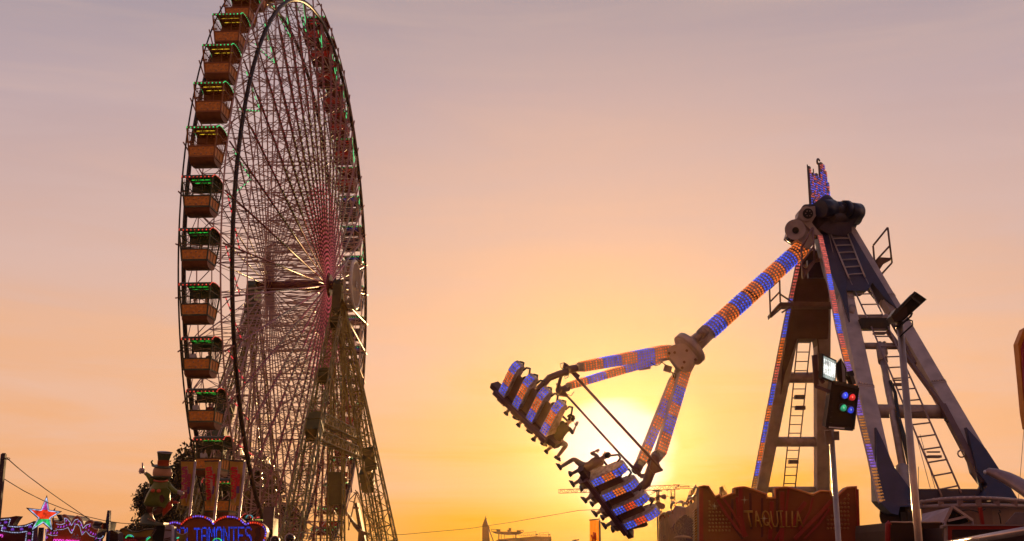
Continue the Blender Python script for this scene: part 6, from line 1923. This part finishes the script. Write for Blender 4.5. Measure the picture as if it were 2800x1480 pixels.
mb = MB(); mb.add([z16(1320, 735, 25.3), z16(1235, 905, 25.3), z16(1520, 850, 25.45)], [(0, 1, 2)], 0); mb.add([z16(1150, 945, 25.35), z16(1560, 880, 25.5), z16(1660, 925, 25.65), z16(1400, 1010, 25.5), z16(1150, 1020, 25.4)], [(0, 1, 2, 3, 4)], 0); part(mb, "gable_shade_sheet", blackm, t)  # black sheets put in as the shade inside and below the gable
mb = MB()
for p in (B2, E2, Cc): mb.cyl(p, V((p.x, p.y, 0)), .03, n=8)
part(mb, "post", mauve, t)
c = z16(600, 1100, 24)
t = thing("trailer", G(c), "dark trailer box with rounded glowing red left edge, behind the tall mast", "trailer")
mb = MB(); plate(mb, [z16(*p, 24) for p in ((205, 960), (1130, 958), (1150, 1010), (1160, 2600), (230, 2600), (190, 1100))], 2.4); part(mb, "body", mat("trailer_dark", (.05, .018, .01), .5), t)
mb = MB(); mb.tube([z16(*p, 24) for p in ((190, 2600), (175, 1150), (178, 990), (215, 958))], .055, n=8); part(mb, "corner_trim", kr, t)
mb = MB(); mb.tube([z16(x, 955 + 3 * math.sin(x / 60), 23.98) for x in range(220, 1130, 40)], .018, n=5); part(mb, "edge_tape", mat("tape_pale", (.5, .3, .2), .5), t)
c = z16(2000, 1150, 22.5)
t = thing("kiosk_cabin", G(c), "dark kiosk with red and mauve framed opening at the lower right corner", "kiosk")
mb = MB(); plate(mb, [z16(*p, 22.9) for p in ((1150, 1050), (2900, 1010), (2900, 2600), (1190, 2600))], 2); part(mb, "body", mat("cabin_dark", (.045, .018, .02), .5), t)
mb = MB(); plate(mb, [z16(*p, 22.5) for p in ((1235, 1020), (2900, 1020), (2900, 1076), (1305, 1082), (1320, 2600), (1255, 2600))], .12); part(mb, "red_frame", kr, t)
mb = MB(); plate(mb, [z16(*p, 22.45) for p in ((1225, 995), (2900, 995), (2900, 1018), (1232, 1020), (1255, 2600), (1225, 2600), (1210, 1030), (1140, 1060), (1140, 1015))], .15); part(mb, "mauve_frame", mauve, t)
t_ = MB(); pA, pB = z16(1480, 1300, 15), z16(2700, 1085, 13.2); t_.cyl(pA + (pA - pB) * .6, pB + (pB - pA) * .2, .045, n=16)
c = pA; t = thing("handrail", G(c), "blurred bright steel handrail rising to the right at the bottom corner", "handrail")
part(t_, "rail", mat("rail_bright_steel", (.72, .55, .5), .22, .7), t)
mb = MB(); p = pA + (pA - pB) * .6; mb.cyl(p, V((p.x, p.y, 0)), .04, n=10); p = pB + (pB - pA) * .2; mb.cyl(p, V((p.x, p.y, 0)), .04, n=10); part(mb, "post", chrome, t)
# curved tube entering from the right
P = [z16(*p, D) for p, D in (((1895, 72), 19.5), ((1950, 62), 19.5), ((2100, 105), 19.4), ((2300, 190), 19.2), ((2450, 270), 19.0), ((2576, 350), 18.8), ((2750, 480), 18.5), ((2900, 640), 18.3))]
t = thing("curved_pipe", G(P[-1]), "thick mauve curved pipe reaching in from the right frame edge", "pipe")
mb = MB(); mb.tube(P, [.03, .06, .085, .105, .115, .12, .12, .12], n=14); mb.tube([P[-1], V((P[-1].x + .1, P[-1].y, P[-1].z - .8)), V((P[-1].x + .1, P[-1].y, 0))], .12, n=12); part(mb, "pipe", mat("pipe_mauve", (.34, .22, .24), .35, .3), t)
mb = MB(); mb.sphere(P[0], (.035, .035, .035), n=8, m=5); part(mb, "tip", mat("tip_white", (.8, .75, .8), .3), t)
# sign at the right frame edge
c = z5(1720, 300, 26); t = thing("edge_sign", G(c), "orange and crimson pointed sign cut off by the right frame edge", "sign")
mb = MB(); plate(mb, [z5(*p, 26) for p in ((1688, 132), (1725, 40), (1900, -60), (1900, 720), (1745, 660), (1728, 560), (1712, 380))], .25); part(mb, "board", mat("edge_orange", (.9, .33, .04), .5), t)
mb = MB(); plate(mb, [z5(*p, 25.9) for p in ((1716, 160), (1740, 90), (1900, 0), (1900, 640), (1742, 540), (1725, 340))], .1); part(mb, "panel", mat("edge_crimson", (.42, .02, .05), .5), t)
mb = MB(); q_ = z5(1820, 650, 26.1); mb.cyl(q_, V((q_.x, q_.y, 0)), .08, n=10); mb.cyl(z5(1725, 660, 26), z5(1690, 1110, 26), .006, n=4); part(mb, "post", mauve, t)
# low dark roofs between booth and trailer
c = z5(790, 1340, 60); t = thing("stall_roof", G(c), "low dark stall roof on the skyline between ticket booth and trailer", "roof")
mb = MB(); plate(mb, [z5(*p, 60) for p in ((705, 1335), (760, 1312), (800, 1300), (830, 1298), (880, 1315), (900, 1600), (700, 1600))], 3); mb.cyl(z5(785, 1290, 59.9), z5(800, 1305, 59.9), .06, n=5); part(mb, "roof", mat("roof_dusk", (.09, .04, .025), .6), t)
mb = MB(); mb.bar(z5(708, 1332, 59.8), z5(762, 1312, 59.8), .03, .1); part(mb, "edge", mauve, t)

# ---------------------------------------------------------------- harbour skyline
hz1 = mat("harbour_steel", (.13, .06, .045), .7); hz2 = mat("harbour_brown", (.12, .05, .02), .7)
def bars(mb, Zf, D, lines, w):
    for a, b_ in lines: mb.bar(Zf(*a, D), Zf(*b_, D), w)
# jib crane seen beside the wheel
c = z13(525, 1200, 300); t = thing("harbour_crane", G(c), "dusky slewing harbour crane with raised lattice jib, right of the wheel's foot", "crane")
mb = MB(); plate(mb, [z13(*p, 300) for p in ((500, 1005), (530, 1003), (560, 1150), (585, 1270), (610, 1362), (620, 1700), (520, 1700), (545, 1260), (515, 1060))], 5)
plate(mb, [z13(*p, 298) for p in ((440, 1090), (480, 1150), (510, 1195), (575, 1265), (648, 1290), (640, 1310), (560, 1300), (500, 1230), (450, 1140))], 4)
mb.bar(z13(490, 1050, 298), z13(550, 1055, 298), .25); part(mb, "tower", hz1, t)
mb = MB(); lattice(mb, z13(528, 905, 300), z13(692, 1262, 300), .22, .30, bay=.9, rc=.06, rb=.035); part(mb, "jib", hz1, t)
mb = MB(); bars(mb, z13, 300, [((528, 905), (455, 985)), ((455, 985), (512, 1002)), ((528, 905), (450, 1260)), ((500, 1010), (530, 905)), ((445, 1090), (460, 1260)), ((528, 905), (515, 885)), ((500, 910), (540, 920))], .10)
for i in range(6): mb.cyl(z13(500 + i * 3, 960 - i * 12, 300), z13(690, 1255, 300), .03, n=3) if i % 3 == 0 else None
part(mb, "stay", hz1, t)
c = z14(310, 950, 420); t = thing("harbour_tower", G(c), "pointed brown harbour crane tower standing alone on the low skyline", "crane")
mb = MB(); plate(mb, [z14(*p, 420) for p in ((250, 875), (295, 760), (307, 745), (318, 765), (345, 860), (355, 905), (380, 1159), (390, 1700), (235, 1700), (248, 1159))], 6); mb.cyl(z14(308, 712, 421), z14(308, 770, 421), .06, .3, n=6); part(mb, "tower", hz2, t)
mb = MB(); bars(mb, z14, 420, [((350, 880), (385, 1000)), ((385, 1000), (445, 1159)), ((445, 1159), (520, 1400)), ((360, 905), (380, 915)), ((300, 760), (330, 768))], .14); part(mb, "brace", hz2, t)
c = z14(690, 1000, 450); t = thing("harbour_gantry", G(c), "flat topped gantry with three small cabins on the low amber skyline", "gantry crane")
mb = MB(); plate(mb, [z14(*p, 450) for p in ((405, 988), (975, 998), (900, 1038), (700, 1046), (480, 1020))], 8); part(mb, "deck", hz2, t)
for x0, x1, y0, y1 in ((495, 570, 948, 985), (712, 758, 928, 985), (690, 740, 960, 990), (855, 930, 968, 998)):
    mb = MB(); plate(mb, [z14(*p, 450) for p in ((x0, y0), (x1, y0 + 2), (x1 - 4, y1), (x0 + 4, y1))], 5); part(mb, "cabin", hz2, t)
mb = MB(); bars(mb, z14, 450, [((410, 950), (410, 988)), ((410, 952), (500, 955)), ((970, 965), (970, 998)), ((930, 968), (970, 968)), ((540, 1035), (545, 1120)), ((580, 1035), (590, 1120)), ((790, 1045), (795, 1110)), ((840, 1045), (845, 1110)), ((640, 1040), (640, 1120))], .10); mb.bar(z14(540, 1030, 450), z14(545, 1600, 450), .22); mb.bar(z14(840, 1030, 450), z14(845, 1600, 450), .22); part(mb, "leg", hz2, t)
c = z14(1000, 1130, 440); t = thing("harbour_building", G(c), "long brown harbour building with railings and masts on its flat roof", "building")
mb = MB(); plate(mb, [z14(*p, 440) for p in ((480, 1159), (530, 1125), (700, 1108), (900, 1100), (1190, 1075), (1330, 1080), (1465, 1080), (1468, 1159), (1470, 1700), (470, 1700))], 30); part(mb, "wall", hz2, t)
mb = MB(); rr = random.Random(4)
for i in range(26): x = 900 + i * 22; mb.bar(z14(x, 1095 - (x - 900) * .03, 440), z14(x + rr.uniform(-6, 6), 1095 - (x - 900) * .03 - rr.uniform(20, 75), 440), .05)
bars(mb, z14, 440, [((880, 1060), (1450, 1045)), ((980, 1020), (1200, 990)), ((1240, 1020), (1410, 1000)), ((1190, 990), (1200, 1080)), ((1410, 1000), (1415, 1080)), ((1440, 1040), (1440, 1080))], .06)
plate(mb, [z14(*p, 440) for p in ((1195, 1030), (1225, 1030), (1225, 1048), (1195, 1048))], 2); plate(mb, [z14(*p, 440) for p in ((1415, 1035), (1440, 1035), (1440, 1055), (1415, 1055))], 2)
part(mb, "roof_railing", hz2, t)
mb = MB()
for x0 in (620, 820, 1000, 1180, 1330): plate(mb, [z14(*p, 439.8) for p in ((x0, 1125), (x0 + 90, 1122), (x0 + 90, 1140), (x0, 1142))], .3)
part(mb, "window", mat("window_dusk", (.12, .05, .03), .3), t)
c = z14(1900, 1150, 300); t = thing("small_hut", G(c), "tiny flat roofed hut on the skyline left of the orange banner", "hut")
mb = MB(); plate(mb, [z14(*p, 300) for p in ((1860, 1155), (1935, 1148), (1935, 1700), (1860, 1700))], 5); w_ = part(mb, "wall", hz2, t); mb = MB(); plate(mb, [z14(*p, 299.5) for p in ((1842, 1135), (1955, 1122), (1955, 1142), (1848, 1156))], 7); part(mb, "roof", hz2, t)
# tower crane crossing behind the lower seats
TD = 260
c = z15(405, 400, TD); t = thing("tower_crane", G(c), "lattice tower crane with long horizontal jib behind the loudspeaker pole", "crane")
cm = mat("crane_amber", (.16, .06, .015), .6)
mb = MB(); lattice(mb, z15(405, 262, TD), V((c.x, c.y, 0)), .38, .38, bay=.8, rc=.07, rb=.045); part(mb, "mast", cm, t)
mb = MB()
ja, jb = z15(-1700, 300, TD + 14), z15(520, 218, TD)
lattice(mb, ja, jb, .40, .46, bay=1.1, rc=.06, rb=.04); mb.bar(z15(480, 250, TD), z15(810, 240, TD), .09); mb.bar(z15(520, 175, TD), z15(810, 208, TD), .04); mb.bar(z15(410, 175, TD), z15(530, 175, TD), .08); mb.bar(z15(535, 214, TD), z15(715, 212, TD), .12)
part(mb, "jib", cm, t)
mb = MB(); plate(mb, [z15(*p, TD) for p in ((490, 178), (522, 178), (522, 215), (490, 215))], 2); plate(mb, [z15(*p, TD) for p in ((462, 215), (490, 215), (490, 255), (462, 255))], 2); plate(mb, [z15(*p, TD) for p in ((370, 390), (438, 390), (438, 432), (370, 432))], 2); part(mb, "operator_cab", cm, t)
mb = MB(); mb.cyl(z15(312, 260, TD), z15(312, 375, TD), .03, n=4); mb.sphere(z15(312, 388, TD), .15, n=6, m=4); plate(mb, [z15(*p, TD) for p in ((288, 262), (330, 262), (322, 280), (296, 280))], 1.5); part(mb, "hook_block", cm, t)
for k, (pts, st, lab) in enumerate((([(750, 262), (780, 330), (790, 430), (760, 460), (745, 370), (738, 440), (690, 440), (730, 320)], [((735, 290), (690, 430)), ((760, 262), (800, 340))], "small leaning harbour crane behind the booth's curled flank, under the tower crane jib"),
                                    ([(1300, 210), (1320, 198), (1345, 215), (1350, 250), (1412, 320), (1418, 372), (1330, 400), (1320, 310), (1308, 400), (1290, 380), (1300, 260)], [((1285, 230), (1270, 350)), ((1330, 180), (1345, 215)), ((1355, 180), (1410, 310))], "small harbour crane with rounded head rising above the booth's notched top"))):
    D = 320; c = z15(pts[0][0], pts[0][1] + 60, D); t = thing("harbour_crane", G(c), lab, "crane")
    mb = MB(); plate(mb, [z15(*p, D) for p in pts], 3); x0 = pts[0][0]; plate(mb, [z15(*p, D + .5) for p in ((x0 - 8, 400), (x0 + 20, 400), (x0 + 30, 1100), (x0 - 20, 1100))], 3); part(mb, "tower", cm, t)
    mb = MB(); bars(mb, z15, D, st, .035); part(mb, "stay", cm, t)
